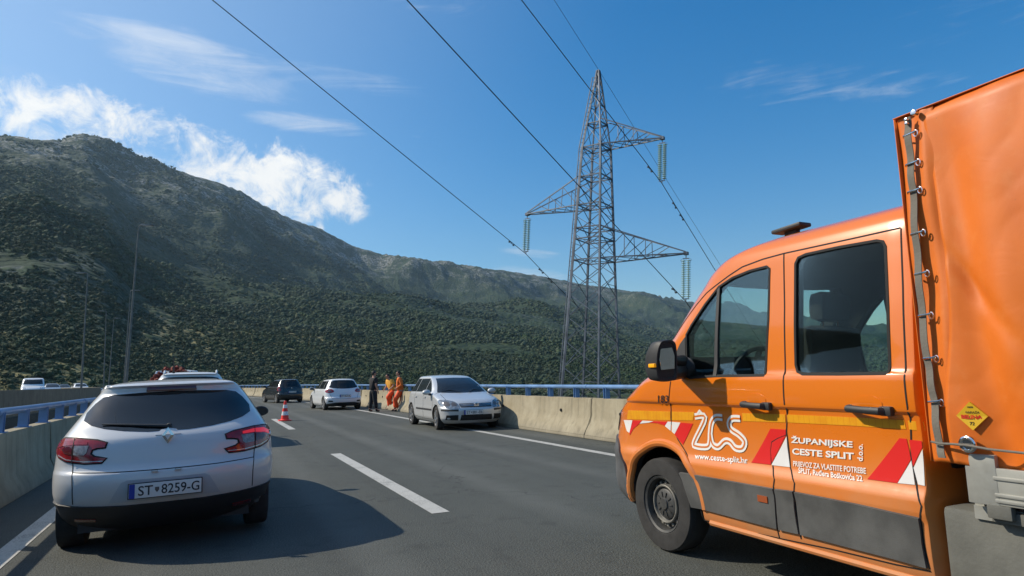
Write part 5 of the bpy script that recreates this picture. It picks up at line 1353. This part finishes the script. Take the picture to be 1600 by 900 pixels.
# tailgate handle lights and diamond emblem
emb = empty_part('diamond_emblem', ren)
h, n = project(rbv, 'rear', 0, .945)
bm = bmesh.new()
o4 = [(0, .066), (.046, 0), (0, -.066), (-.046, 0)]; i4 = [(0, .036), (.022, 0), (0, -.036), (-.022, 0)]
A4 = [bm.verts.new((u, h.y-.022, .945+v)) for u, v in o4]; B4 = [bm.verts.new((u, h.y-.026, .945+v)) for u, v in i4]; A5 = [bm.verts.new((u, h.y-.004, .945+v)) for u, v in o4]; B5 = [bm.verts.new((u, h.y-.004, .945+v)) for u, v in i4]
for k in range(4):
    j = (k+1) % 4; bm.faces.new((A4[k], A4[j], B4[j], B4[k])); bm.faces.new((A5[k], A5[j], A4[j], A4[k])); bm.faces.new((B4[k], B4[j], B5[j], B5[k]))
bmobj('emblem_ring', bm, M['chrome'], emb, smooth=False)
for x in (-.085, .085):
    h, n = project(rbv, 'rear', x, .672); bm = bmesh.new(); box(bm, (x, h.y-.008, .672), (.05, .02, .014), None, .003); bmobj('plate_lamp', bm, M['white_lens'], ren)
# wiper, aerial, spoiler lip
bm = bmesh.new(); wp_ = [(-.02, 1.075), (-.18, 1.088), (-.36, 1.105), (-.52, 1.115)]
tube(bm, [project(rbv, 'rear', *p)[0]+Vector((0, -.028, 0)) for p in wp_], [.014, .011, .008, .006], 8); lathe(bm, [(-.03, .0), (-.028, .022), (.02, .026)], 12, 'y', project(rbv, 'rear', 0, 1.07)[0]+Vector((0, -.005, 0)))
bmobj('rear_wiper', bm, M['plastic'], ren)
bm = bmesh.new(); tube(bm, [(-.0, .86, 1.475), (-.0, .84, 1.50), (-.0, .80, 1.62)], [.014, .006, .003], 8); bmobj('aerial', bm, M['plastic'], ren)
for ax, s in (('right', 1), ('left', -1)):
    seam(rbv, ax, [(1.15, .25), (1.28, .55), (1.33, .80), (1.30, 1.02)], ren); seam(rbv, ax, [(2.35, .22), (2.38, .6), (2.38, 1.0)], ren)
side_glass(rbv, ren, MEG, .12, .08, 1.03, 1.385, (1.35, 2.42), M['greyglass'])
front_set(rbv, ren, MEG, 1.37, 1.07)
common(ren, rbv, MEG, None, .86, 3.56, .315, .735)
for s in (-1, 1): wing_mirror(ren, .845, 3.05, .97, M['plastic'], s, .85)
bm = bmesh.new(); box(bm, (0, 2.2, .24), (1.3, 3.6, .12)); box(bm, (0, .86, .30), (1.4, .12, .12)); bmobj('underbody', bm, M['plastic'], ren, smooth=False)

project = _pr0
# --- silver hatchback on the hard shoulder, facing us
gol = thing('hatchback_car', 'silver hatchback parked facing us against the right barrier, with alloy wheels', 'car', (0, 0, 0), 0)
gl = Vector((6.50, 20.2, 0)); gol.location = gl; gol.rotation_euler = (0, 0, PI + math.radians(-1.2))
gb, gbv = body_object('car_body', GOLF, M['silver'], gol, [(.73, .315), (3.31, .315)], .352, .88, nz=90)
front_set(gbv, gol, GOLF, 1.375, .985)
side_glass(gbv, gol, GOLF, .10, .10, 1.0, 1.375, (1.12, 2.05), M['greyglass'])
common(gol, gbv, GOLF, None, .73, 3.31, .315, .775, turn=math.radians(-6))
# face: x mirrored when seen from the front, so shapes are symmetric
for s in (1, -1):
    hl = [(.46, .60), (.52, .735), (.62, .775), (.76, .80), (.845, .79), (.865, .72), (.84, .63), (.76, .59), (.60, .575)]
    hl = hl if s > 0 else mirror_pts(hl)
    L_ = patch('headlight', gbv, 'front', hl, M['head_lens'], gol, off=.008, th=.016, step=.05, smooth=True)
    for (u, v, r) in ((.58, .675, .062), (.735, .69, .066)):
        c = [(s*u+r*math.cos(t), v+r*math.sin(t)) for t in np.linspace(0, 2*PI, 15)[:-1]]; patch('reflector_bowl', gbv, 'front', c, M['smoke_lens'], L_, off=.012, th=.008, step=.04)
    r_ = [(s*.50, .508), (s*.86, .515), (s*.86, .558), (s*.50, .556)]; patch('bumper_strip', gbv, 'front', r_, M['plastic'], gol, off=.010, th=.012, step=.06)
    r_ = [(s*.50, .275), (s*.78, .285), (s*.77, .405), (s*.50, .415)]; patch('fog_lamp_grille', gbv, 'front', r_, M['seam'], gol, off=.006, th=.012, step=.06)
patch('grille', gbv, 'front', [(-.43, .602), (.43, .602), (.455, .70), (-.455, .70)], M['plastic'], gol, off=.006, th=.01, step=.06)
for z in (.638, .672): patch('grille_bar', gbv, 'front', [(-.43, z-.006), (.43, z-.006), (.43, z+.006), (-.43, z+.006)], M['chrome'], gol, off=.012, th=.008, step=.06)
patch('lower_grille', gbv, 'front', [(-.45, .27), (.45, .27), (.43, .41), (-.43, .41)], M['seam'], gol, off=.006, th=.012, step=.07)
for z in (.31, .345, .38): patch('grille_bar', gbv, 'front', [(-.43, z-.004), (.43, z-.004), (.43, z+.004), (-.43, z+.004)], M['plastic'], gol, off=.010, th=.008, step=.09)
h, n = project(gbv, 'front', 0, .655); bm = bmesh.new()
tube(bm, [(.062*math.cos(a), h.y+.022, .658+.062*math.sin(a)) for a in np.linspace(0, 2*PI, 25)], .007, 6)
for pts in ([(-.04, .04), (0, -.045), (.04, .04)], [(-.05, .012), (-.022, -.05), (0, .0), (.022, -.05), (.05, .012)]):
    for a, b in zip(pts, pts[1:]): bar(bm, (a[0], h.y+.022, .658+a[1]), (b[0], h.y+.022, .658+b[1]), .009)
bmobj('round_emblem', bm, M['chrome'], gol)
number_plate(gol, 4.215, .475, 1, ('ST', '881-EB'), .12)
seam(gbv, 'top', [(-.72, 3.9), (-.70, 3.5), (-.68, 3.12)], gol, .010); seam(gbv, 'top', [(.72, 3.9), (.70, 3.5), (.68, 3.12)], gol, .010)
for ax in ('right', 'left'):
    seam(gbv, ax, [(2.95, .26), (2.99, .6), (2.97, .98)], gol, .009); seam(gbv, ax, [(2.05, .25), (2.06, .6), (2.06, 1.0)], gol, .009); seam(gbv, ax, [(1.02, .34), (1.12, .62), (1.16, 1.0)], gol, .009); seam(gbv, ax, [(2.95, .26), (2.0, .25), (1.15, .30)], gol, .007)
    patch('door_strip', gbv, ax, [(2.92, .50), (1.35, .50), (1.35, .545), (2.92, .545)], M['plastic'], gol, off=.010, th=.014, step=.10)
    for y in (2.22, 1.28):
        patch('door_handle', gbv, ax, [(y-.10, .835), (y+.10, .835), (y+.10, .87), (y-.10, .87)], M['silver'], gol, off=.022, th=.02, step=.05)
for s in (-1, 1): wing_mirror(gol, .88, 2.78, .99, M['silver'], s)
bm = bmesh.new(); tube(bm, [(.0, .62, 1.47), (.0, .50, 1.62)], [.008, .003], 6); bmobj('aerial', bm, M['plastic'], gol)
patch('rear_window', gbv, 'rear', [(-.55, 1.03), (.55, 1.03), (.50, 1.36), (-.50, 1.36)], M['darkglass'], gol, off=.004, th=.008, step=.1)
for s in (-1, 1):
    bm = bmesh.new(); tube(bm, [(s*.1-.05, 3.13, 1.0), (s*.05+s*.3, 2.98, 1.045), (s*.15+s*.45, 2.95, 1.05)], .008, 6); bmobj('wiper', bm, M['plastic'], gol)
bm = bmesh.new(); box(bm, (0, 2.0, .24), (1.3, 3.4, .12)); bmobj('underbody', bm, M['plastic'], gol, smooth=False)

# --- rounded white hatchback by the people, seen from behind
kia = thing('hatchback_car', 'rounded white hatchback with red tail lights parked beside the man in black', 'car', (5.83, 31.4, 0), math.radians(4.))
kb, kbv = body_object('car_body', KIA, M['white'], kia, [(.75, .32), (3.4, .32)], .36, .889)
rear_set(kbv, kia, [(.50, .90), (.60, .985), (.78, .965), (.845, .91), (.83, .84), (.70, .815), (.55, .835)], [(-.64, 1.06), (0, 1.0), (.64, 1.06), (.60, 1.20), (.50, 1.37), (0, 1.40), (-.50, 1.37), (-.60, 1.20)], None, dark=[(-.80, .20), (.80, .20), (.80, .30), (.45, .36), (-.45, .36), (-.80, .30)])
number_plate(kia, .03, .66, -1, ('ST', '427-PL')); seam(kbv, 'rear', [(-.66, 1.0), (-.68, .75), (-.60, .55), (0, .53), (.60, .55), (.68, .75), (.66, 1.0)], kia, .012)
for s in (-1, 1): patch('fog_reflector', kbv, 'rear', [(s*.56, .39), (s*.76, .40), (s*.74, .46), (s*.58, .45)], M['seam'], kia, off=.008, th=.01, step=.06); wing_mirror(kia, .88, 2.85, 1.0, M['plastic'] if s > 0 else M['white'], s)
side_glass(kbv, kia, KIA, .10, .10, 1.0, 1.375, (1.12, 2.05), M['darkglass']); front_set(kbv, kia, KIA)
common(kia, kbv, KIA, None, .75, 3.4, .32, .78)
# --- black compact car further on
blk = thing('hatchback_car', 'black hatchback beyond the traffic cone, seen from behind', 'car', (4.95, 45.6, 0), math.radians(13.))
bb, bbv = body_object('car_body', MPV, M['black'], blk, [(.7, .31), (3.25, .31)], .35, .862)
rear_set(bbv, blk, [(.68, .84), (.74, 1.06), (.80, 1.04), (.845, .90), (.83, .80), (.74, .78)], [(-.64, 1.10), (0, 1.08), (.64, 1.10), (.62, 1.25), (.52, 1.45), (0, 1.48), (-.52, 1.45), (-.62, 1.25)], None)
number_plate(blk, -.015, .72, -1, ('ST', '316-KA')); side_glass(bbv, blk, MPV, .10, .10, 1.08, 1.46, (1.12, 2.05), M['darkglass']); front_set(bbv, blk, MPV, 1.44, 1.06)
common(blk, bbv, MPV, None, .7, 3.25, .31, .76)
for s in (-1, 1): wing_mirror(blk, .86, 2.85, 1.08, M['black'], s)
bm = bmesh.new(); h, n = project(bbv, 'rear', 0, .98); box(bm, h+Vector((0, -.008, 0)), (.07, .015, .05), None, .006); bmobj('badge', bm, M['chrome'], blk)
bm = bmesh.new(); box(bm, (0, 2.0, .30), (1.3, 3.4, .1)); bmobj('underbody', bm, M['plastic'], blk, smooth=False)
# --- white car with roof rails in front of the estate car; only its roof shows
wag = thing('estate_car', 'white car with roof rails just ahead of the nearest car, only its roof showing', 'car', (-.42, 15.3, 0), 0)
wb_, wbv = body_object('car_body', WAG, M['white'], wag, [(.86, .33), (3.56, .33)], .37, .90)
rear_set(wbv, wag, [(.62, .86), (.70, 1.05), (.82, 1.02), (.86, .90), (.80, .82)], [(-.66, 1.15), (0, 1.12), (.66, 1.15), (.62, 1.30), (.54, 1.50), (0, 1.53), (-.54, 1.50), (-.62, 1.30)], None)
number_plate(wag, -.02, .7, -1, ('ZG', '305-DT')); side_glass(wbv, wag, WAG, .12, .1, 1.15, 1.50, (1.35, 2.42), M['darkglass']); front_set(wbv, wag, WAG, 1.5, 1.17)
common(wag, wbv, WAG, None, .86, 3.56, .33, .78)
for s in (-1, 1):
    wing_mirror(wag, .90, 3.05, 1.12, M['white'], s)
    bm = bmesh.new(); tube(bm, [(s*.52, .75, 1.60), (s*.52, .82, 1.66), (s*.52, 2.1, 1.68), (s*.52, 2.2, 1.60)], .02, 8); bmobj('roof_rail', bm, M['white'], wag)
# --- load of red-brown netting rising behind that roof, on a car ahead
trl = thing('small_truck', 'pale truck far ahead with a reddish brown load, hidden behind the white cars', 'truck', (-1.35, 27.5, 0), 0)
bm = bmesh.new(); box(bm, (0, 1.6, .95), (1.9, 3.6, .12), None, .01); box(bm, (0, 1.6, .55), (.8, 5.0, .18)); bmobj('flat_bed', bm, M['alu'], trl)
for s in (-1, 1): bm = bmesh.new(); box(bm, (s*.95, 1.6, 1.16), (.04, 3.6, .36), None, .008); bmobj('side_board', bm, M['alu'], trl)
bm = bmesh.new(); box(bm, (0, -.18, 1.16), (1.9, .04, .36), None, .008); bmobj('tailboard', bm, M['alu'], trl)
TC = [(.4, .88, 3.6, 5.2, .05, .3, 2.3), (.8, .92, 3.6, 5.2, .05, .3, 2.3), (1.2, .92, 3.6, 5.05, .05, .3, 2.3), (1.7, .85, 3.6, 4.7, .05, .3, 2.3), (1.95, .78, 3.65, 4.5, .05, .3, 2.3), (2.0, .3, 3.9, 4.2, .05, .1, 2.3)]
v_, f_ = body_mesh(TC, 20); meshobj('cab', v_, f_, M['white'], trl)
for y in (.8, 4.3):
    for s in (-1, 1): wheel(trl, (s*.80, y, .34), .34, .22, 'steel', s, 1)
ld = thing('cargo_load', 'reddish brown bundle sticking up above the roof of the nearest white cars', 'load', (-1.40, 28.4, 1.12), 0)
bm = bmesh.new(); rnd = random.Random(3)
for k in range(170):
    a = rnd.uniform(0, 2*PI); r = math.sqrt(rnd.random())*.78; c = Vector((r*math.cos(a), r*.9*math.sin(a), rnd.uniform(.1, .95)*(1-.55*(r/.85)**2)+.0))
    rr_ = rnd.uniform(.05, .13); res = bmesh.ops.create_icosphere(bm, subdivisions=1, radius=rr_)
    for v in res['verts']: v.co = v.co*rnd.uniform(.7, 1.3)+c
    if rnd.random() < .35: bar(bm, c, c+Vector((rnd.uniform(-.2, .2), rnd.uniform(-.2, .2), rnd.uniform(.02, .2))), .025)
bmobj('bundle', bm, M['hay'], ld)
# --- traffic on the opposite carriageway and far ahead
def far_car(T, paint, lab, pos, rz, tall=False):
    t = thing('minibus' if tall else 'oncoming_car', lab, 'van' if tall else 'car', pos, rz)
    v_, f_ = body_mesh(T, 36, nc=8, ns=6); b_ = bvh_of(v_, f_); meshobj('car_body', v_, f_, paint, t)
    zt = T[-1][0]; front_set(b_, t, T, zt*.93, zt*.68)
    patch('rear_window', b_, 'rear', [(-.55, zt*.72), (.55, zt*.72), (.5, zt*.92), (-.5, zt*.92)], M['darkglass'], t, off=.006, th=.01, step=.12)
    for s in (-1, 1):
        patch('headlight', b_, 'front', [(s*.55, zt*.44), (s*.8, zt*.45), (s*.8, zt*.52), (s*.58, zt*.52)], M['white_lens'], t, off=.01, th=.012, step=.1)
        patch('tail_light', b_, 'rear', [(s*.6, zt*.5), (s*.8, zt*.5), (s*.78, zt*.62), (s*.62, zt*.62)], M['red_lens'], t, off=.01, th=.012, step=.1)
        patch('side_window', b_, 'left' if s < 0 else 'right', [(.9, zt*.7), (T[-1][3]+.9, zt*.7), (T[-1][3]+.4, zt*.9), (1.0, zt*.9)], M['darkglass'], t, off=.006, th=.01, step=.15)
        for y in (.85, 3.4):
            bm = bmesh.new(); lathe(bm, [(-.1, .2), (-.1, .31), (.1, .31), (.1, .2)], 20, 'x', (s*.76, y, .31)); lathe(bm, [(-.08*1, 0), (-.08, .2), (.08, .2), (.08, 0)], 16, 'x', (s*.765, y, .31)); bmobj('wheel', bm, M['rubber'], t)
    return t
def opp(px, py, zc, rz=PI):
    p = at_zc(px, py, zc); return Vector((p.x, p.y, .4))
far_car(VAN2, M['white'], 'white minibus, the largest vehicle behind the wall on the far left', opp(52, 600, 66), PI+.2, True)
far_car(GOLF, M['greycar'], 'small dark car just right of the white minibus behind the wall', opp(79, 604, 80), PI+.25)
far_car(GOLF, M['white'], 'white car behind the wall left of the street lamp pole', opp(121, 604, 88), PI+.3)
far_car(GOLF, M['black'], 'tiny dark car behind the wall between the minibus and the next white car', opp(97, 603, 110), PI+.3)
p_ = at_zc(176, 606, 74); far_car(KIA, M['white'], 'small white car far ahead at the end of the blue rail', (p_.x, p_.y, 0), .2)

# ------------------------------------------------------------ traffic cone
cn = thing('traffic_cone', 'red and white striped traffic cone on the lane line', 'traffic cone', at_z(445, 657.5))
bm = bmesh.new(); box(bm, (0, 0, .02), (.42, .42, .035), None, .012); bmobj('cone_base', bm, M['cone_red'], cn)
def cone_r(z): return .15-.112*z/.70
bm = bmesh.new(); lathe(bm, [(.037, .17), (.06, cone_r(.06)), (.69, cone_r(.69)), (.70, .02), (.70, 0)], 28, 'z'); bmobj('cone_body', bm, M['cone_red'], cn)
for z0, z1 in ((.20, .33), (.45, .57)):
    bm = bmesh.new(); lathe(bm, [(z0, cone_r(z0)-.01), (z0, cone_r(z0)+.003), (z1, cone_r(z1)+.003), (z1, cone_r(z1)-.01)], 28, 'z'); bmobj('reflective_sleeve', bm, M['cone_white'], cn)

# ------------------------------------------------------------ people
def skin_obj(name, chains, m, parent, sub=2, root=0):
    """chains: list of [(point, radius), ...]; chains starting at the same point share that vertex"""
    vs = []; rad = []; es = []; idx = {}
    def vid(p, r):
        k = tuple(round(c, 4) for c in p)
        if k not in idx: idx[k] = len(vs); vs.append(k); rad.append(r if isinstance(r, tuple) else (r, r))
        return idx[k]
    for ch in chains:
        pr = None
        for p, r in ch:
            v = vid(p, r)
            if pr is not None and pr != v: es.append((pr, v))
            pr = v
    me = D.meshes.new(name); me.from_pydata(vs, es, []); o = D.objects.new(name, me); COL.objects.link(o)
    o.modifiers.new('s', 'SKIN'); md = o.modifiers.new('u', 'SUBSURF'); md.levels = sub; md.render_levels = sub
    for i, r in enumerate(rad): me.skin_vertices[0].data[i].radius = r
    me.skin_vertices[0].data[root].use_root = True
    C.view_layer.update(); m2 = D.meshes.new_from_object(o.evaluated_get(C.evaluated_depsgraph_get()))
    D.objects.remove(o, do_unlink=True); m2.materials.clear(); m2.materials.append(m); m2.shade_smooth()
    return link(D.objects.new(name, m2), parent)
def person(loc, rz, lab, J, top, trs, shoe, sleeve='long', cap=None, vest=None):
    """J: joints in metres, figure faces +y"""
    t = thing('person', lab, 'person', loc, rz)
    V3 = lambda k: tuple(J[k])
    pel, waist, chest, neck, head = V3('pelvis'), V3('waist'), V3('chest'), V3('neck'), V3('head')
    ch = [[(pel, (.10, .09)), (waist, (.095, .08)), (chest, (.11, .09)), (neck, (.055, .06))]]
    hd = Vector(head); nk = Vector(neck); ch[0] += [(tuple(nk.lerp(hd, .45)), (.055, .06)), (tuple(hd+Vector((0, .008, -.055))), (.062, .075)), (tuple(hd+Vector((0, 0, .01))), (.075, .092)), (tuple(hd+Vector((0, -.005, .085))), (.062, .078))]
    for s in ('l', 'r'):
        sh, el, wr, hn = V3('sh'+s), V3('el'+s), V3('wr'+s), V3('hn'+s)
        ch.append([(chest, (.11, .09)), (sh, .058), (tuple(Vector(sh).lerp(Vector(el), .5)), .050), (el, .041), (tuple(Vector(el).lerp(Vector(wr), .35)), .040), (wr, .027), (hn, (.036, .02))])
        hp, kn, an, to = V3('hp'+s), V3('kn'+s), V3('an'+s), V3('to'+s)
        ch.append([(pel, (.10, .09)), (hp, .088), (tuple(Vector(hp).lerp(Vector(kn), .5)), .080), (kn, .058), (tuple(Vector(kn).lerp(Vector(an), .35)), .058), (an, .037), (to, (.04, .028))])
    body = skin_obj('body', ch, M['skin'], t)
    # fingers and thumbs
    for s in ('l', 'r'):
        hn = Vector(J['hn'+s]); wr = Vector(J['wr'+s]); d = (hn-wr).normalized(); sd_ = Vector((1, 0, 0)) if abs(d.x) < .7 else Vector((0, 1, 0)); bn = d.cross(sd_).normalized(); sd_ = bn.cross(d).normalized()
        fc = []
        for k, (o_, ln) in enumerate(((-.026, .062), (-.009, .074), (.009, .070), (.026, .055))):
            a = hn+sd_*o_; b = a+d*(ln*.5)+bn*.006; c = b+d*(ln*.4)+bn*.022; fc.append([(tuple(a-d*.01), .011), (tuple(b), .009), (tuple(c), .008)])
        a = hn-d*.03-sd_*.03; fc.append([(tuple(a), .012), (tuple(a-sd_*.025+d*.025), .010), (tuple(a-sd_*.03+d*.052), .009)])
        for f in fc: skin_obj('finger', [f], M['skin'], body, 1)
    f_ = Vector((0, 1, 0)) 
    turn = J.get('look', 0.); Rl = Matrix.Rotation(turn, 3, 'Z')
    bm = bmesh.new(); r = bmesh.ops.create_uvsphere(bm, u_segments=20, v_segments=14, radius=1)
    for v in bm.verts: c = v.co; v.co = hd + Rl @ Vector((c.x*.083, c.y*.102-.014, c.z*.098+.030 if c.z > -.2 else c.z*.06+.02+(.03 if c.y > 0 else -.03)))
    dele = [v for v in bm.verts if (Rl.inverted() @ (v.co-hd)).y > .062 and (v.co-hd).z < .075]
    bmesh.ops.delete(bm, geom=dele, context='VERTS'); bmobj('hair', bm, M['hair'], body, ang=80)
    fm = bmesh.new(); nz_ = bmesh.ops.create_cone(fm, segments=8, radius1=.017, radius2=.007, depth=.05, cap_ends=True, matrix=Matrix.Translation(hd+Rl @ Vector((0, .098, -.02))) @ Matrix.Rotation(turn, 4, 'Z') @ Matrix.Rotation(-.35, 4, 'X')); bmobj('nose', fm, M['skin'], body)
    for s in (-1, 1):
        fm = bmesh.new(); bmesh.ops.create_icosphere(fm, subdivisions=1, radius=.011, matrix=Matrix.Translation(hd+Rl @ Vector((s*.031, .086, .008)))); bmobj('eye', fm, M['hair'], body)
        fm = bmesh.new(); bmesh.ops.create_icosphere(fm, subdivisions=2, radius=1, matrix=Matrix.Translation(hd+Rl @ Vector((s*.080, -.002, -.005))) @ Matrix.Diagonal((.010, .020, .032, 1))); bmobj('ear', fm, M['skin'], body)
    fm = bmesh.new(); box(fm, hd+Rl @ Vector((0, .088, -.052)), (.042, .012, .009), Rl, .003); bmobj('mouth', fm, M['refl_red'] if 0 else mat('lips', (.25, .09, .07), .6), body)
    if cap:
        bm = bmesh.new(); bmesh.ops.create_uvsphere(bm, u_segments=18, v_segments=10, radius=1)
        for v in bm.verts: c = v.co; v.co = hd+Rl @ Vector((c.x*.092, c.y*.11-.006, max(c.z, 0)*.075+.055))
        box(bm, hd+Rl @ Vector((0, .12, .062)), (.13, .09, .012), Rl, .004); bmobj('cap', bm, cap, body)
    # clothes: a looser skin over the same joints
    tc_ = [[(tuple(Vector(pel)+Vector((0, 0, -.06))), (.20, .18)), (waist, (.20, .18)), (chest, (.22, .18)), (tuple(Vector(chest).lerp(Vector(neck), .75)), (.10, .085))]]
    for s in ('l', 'r'):
        sh, el, wr = Vector(J['sh'+s]), Vector(J['el'+s]), Vector(J['wr'+s])
        c_ = [(chest, (.22, .18)), (tuple(sh), .094), (tuple(sh.lerp(el, .5)), .080)]
        if sleeve == 'long': c_ += [(tuple(el), .068), (tuple(el.lerp(wr, .5)), .058), (tuple(el.lerp(wr, .92)), .048)]
        else: c_ += [(tuple(sh.lerp(el, .72)), .062)]
        tc_.append(c_)
    jk = skin_obj('jacket' if sleeve == 'long' else 'shirt', tc_, top, t)
    tr_ = [[(tuple(Vector(pel)+Vector((0, 0, .06))), (.17, .15)), (pel, (.185, .165))]]
    for s in ('l', 'r'):
        hp, kn, an = Vector(J['hp'+s]), Vector(J['kn'+s]), Vector(J['an'+s])
        tr_.append([(pel, (.185, .165)), (tuple(hp), .14), (tuple(hp.lerp(kn, .5)), .125), (tuple(kn), .102), (tuple(kn.lerp(an, .5)), .095), (tuple(kn.lerp(an, .9)), .082)])
    tro = skin_obj('trousers', tr_, trs, t, root=1)
    for s in ('l', 'r'):
        an, to = Vector(J['an'+s]), Vector(J['to'+s]); hl_ = an+(an-to).normalized()*.05; hl_.z = to.z
        skin_obj('boot', [[(tuple(an+Vector((0, 0, .06))), .055), (tuple(an), .055), (tuple(hl_.lerp(to, .35)), (.052, .045)), (tuple(to), (.045, .034))]], shoe, t)
    return t, tro
def stand(lean=0., stance=.1, arms='down'):
    J = dict(pelvis=(0, 0, .95), waist=(0, .0+lean*.3, 1.10), chest=(0, lean*.6, 1.36), neck=(0, lean*.8, 1.50), head=(0, lean*.9+.02, 1.655))
    for s, k in (('l', -1), ('r', 1)):
        J['sh'+s] = (k*.185, lean*.62, 1.43); J['el'+s] = (k*.235, lean*.5-.03, 1.15); J['wr'+s] = (k*.225, lean*.4+.08, .91); J['hn'+s] = (k*.22, lean*.4+.11, .84)
        J['hp'+s] = (k*.095, 0, .90); J['kn'+s] = (k*.11, .03, .49); J['an'+s] = (k*.12, -.02, .085); J['to'+s] = (k*.14, .14, .035)
    return J
# man in black uniform facing the barrier
J = stand(.02); J['anl'] = (-.14, -.10, .085); J['tol'] = (-.16, .06, .035); J['knl'] = (-.12, -.02, .49); J['anr'] = (.13, .08, .085); J['tor'] = (.15, .24, .035); J['look'] = -.3
person(at_z(583, 643.5), math.radians(-72), 'man in a black short-sleeved uniform standing next to the white hatchback', J, M['police'], M['police'], M['boot'], 'short')
# workers in orange leaning on the barrier
J = stand(0)
J.update(pelvis=(0, -.02, .88), waist=(0, .06, 1.03), chest=(0, .17, 1.27), neck=(0, .24, 1.39), head=(0, .31, 1.53), shl=(-.19, .19, 1.33), shr=(.19, .19, 1.33), ell=(-.28, .16, 1.08), elr=(.28, .18, 1.08), wrl=(-.20, .34, .92), wrr=(.18, .36, .95), hnl=(-.17, .41, .86), hnr=(.13, .43, .90),
         hpl=(-.10, .02, .84), hpr=(.10, .02, .84), knl=(-.15, .40, .60), knr=(.12, .16, .46), anl=(-.10, .12, .20), anr=(.14, .10, .085), tol=(-.12, .27, .13), tor=(.15, .26, .035), look=.3)
pw = at_z(614, 640)
person((pw.x, pw.y, 0), math.radians(108), 'worker in yellow-orange shirt leaning on the barrier with one knee bent', J, M['hi_yellow'], M['hi_orange'], M['boot'], 'short')
J = stand(0)
J.update(pelvis=(0, 0, .90), waist=(0, .04, 1.06), chest=(0, .06, 1.33), neck=(0, .08, 1.48), head=(0, .11, 1.64), shl=(-.20, .06, 1.40), shr=(.20, .06, 1.40), ell=(-.28, -.02, 1.14), elr=(.28, -.02, 1.14), wrl=(-.14, .16, 1.02), wrr=(.16, .16, 1.0), hnl=(-.07, .21, 1.0), hnr=(.09, .21, .98),
         hpl=(-.10, .02, .86), hpr=(.10, .02, .86), knl=(-.14, .26, .50), knr=(.13, .22, .48), anl=(-.10, .14, .085), anr=(.16, .24, .085), tol=(-.12, .30, .035), tor=(.18, .40, .035), look=.1)
pw = at_z(626, 642)
person((pw.x, pw.y, 0), math.radians(80), 'worker in orange shirt and trousers standing nearest the silver hatchback, back half turned', J, M['hi_shirt'], M['hi_orange'], M['boot'], 'long')
#END_CARS
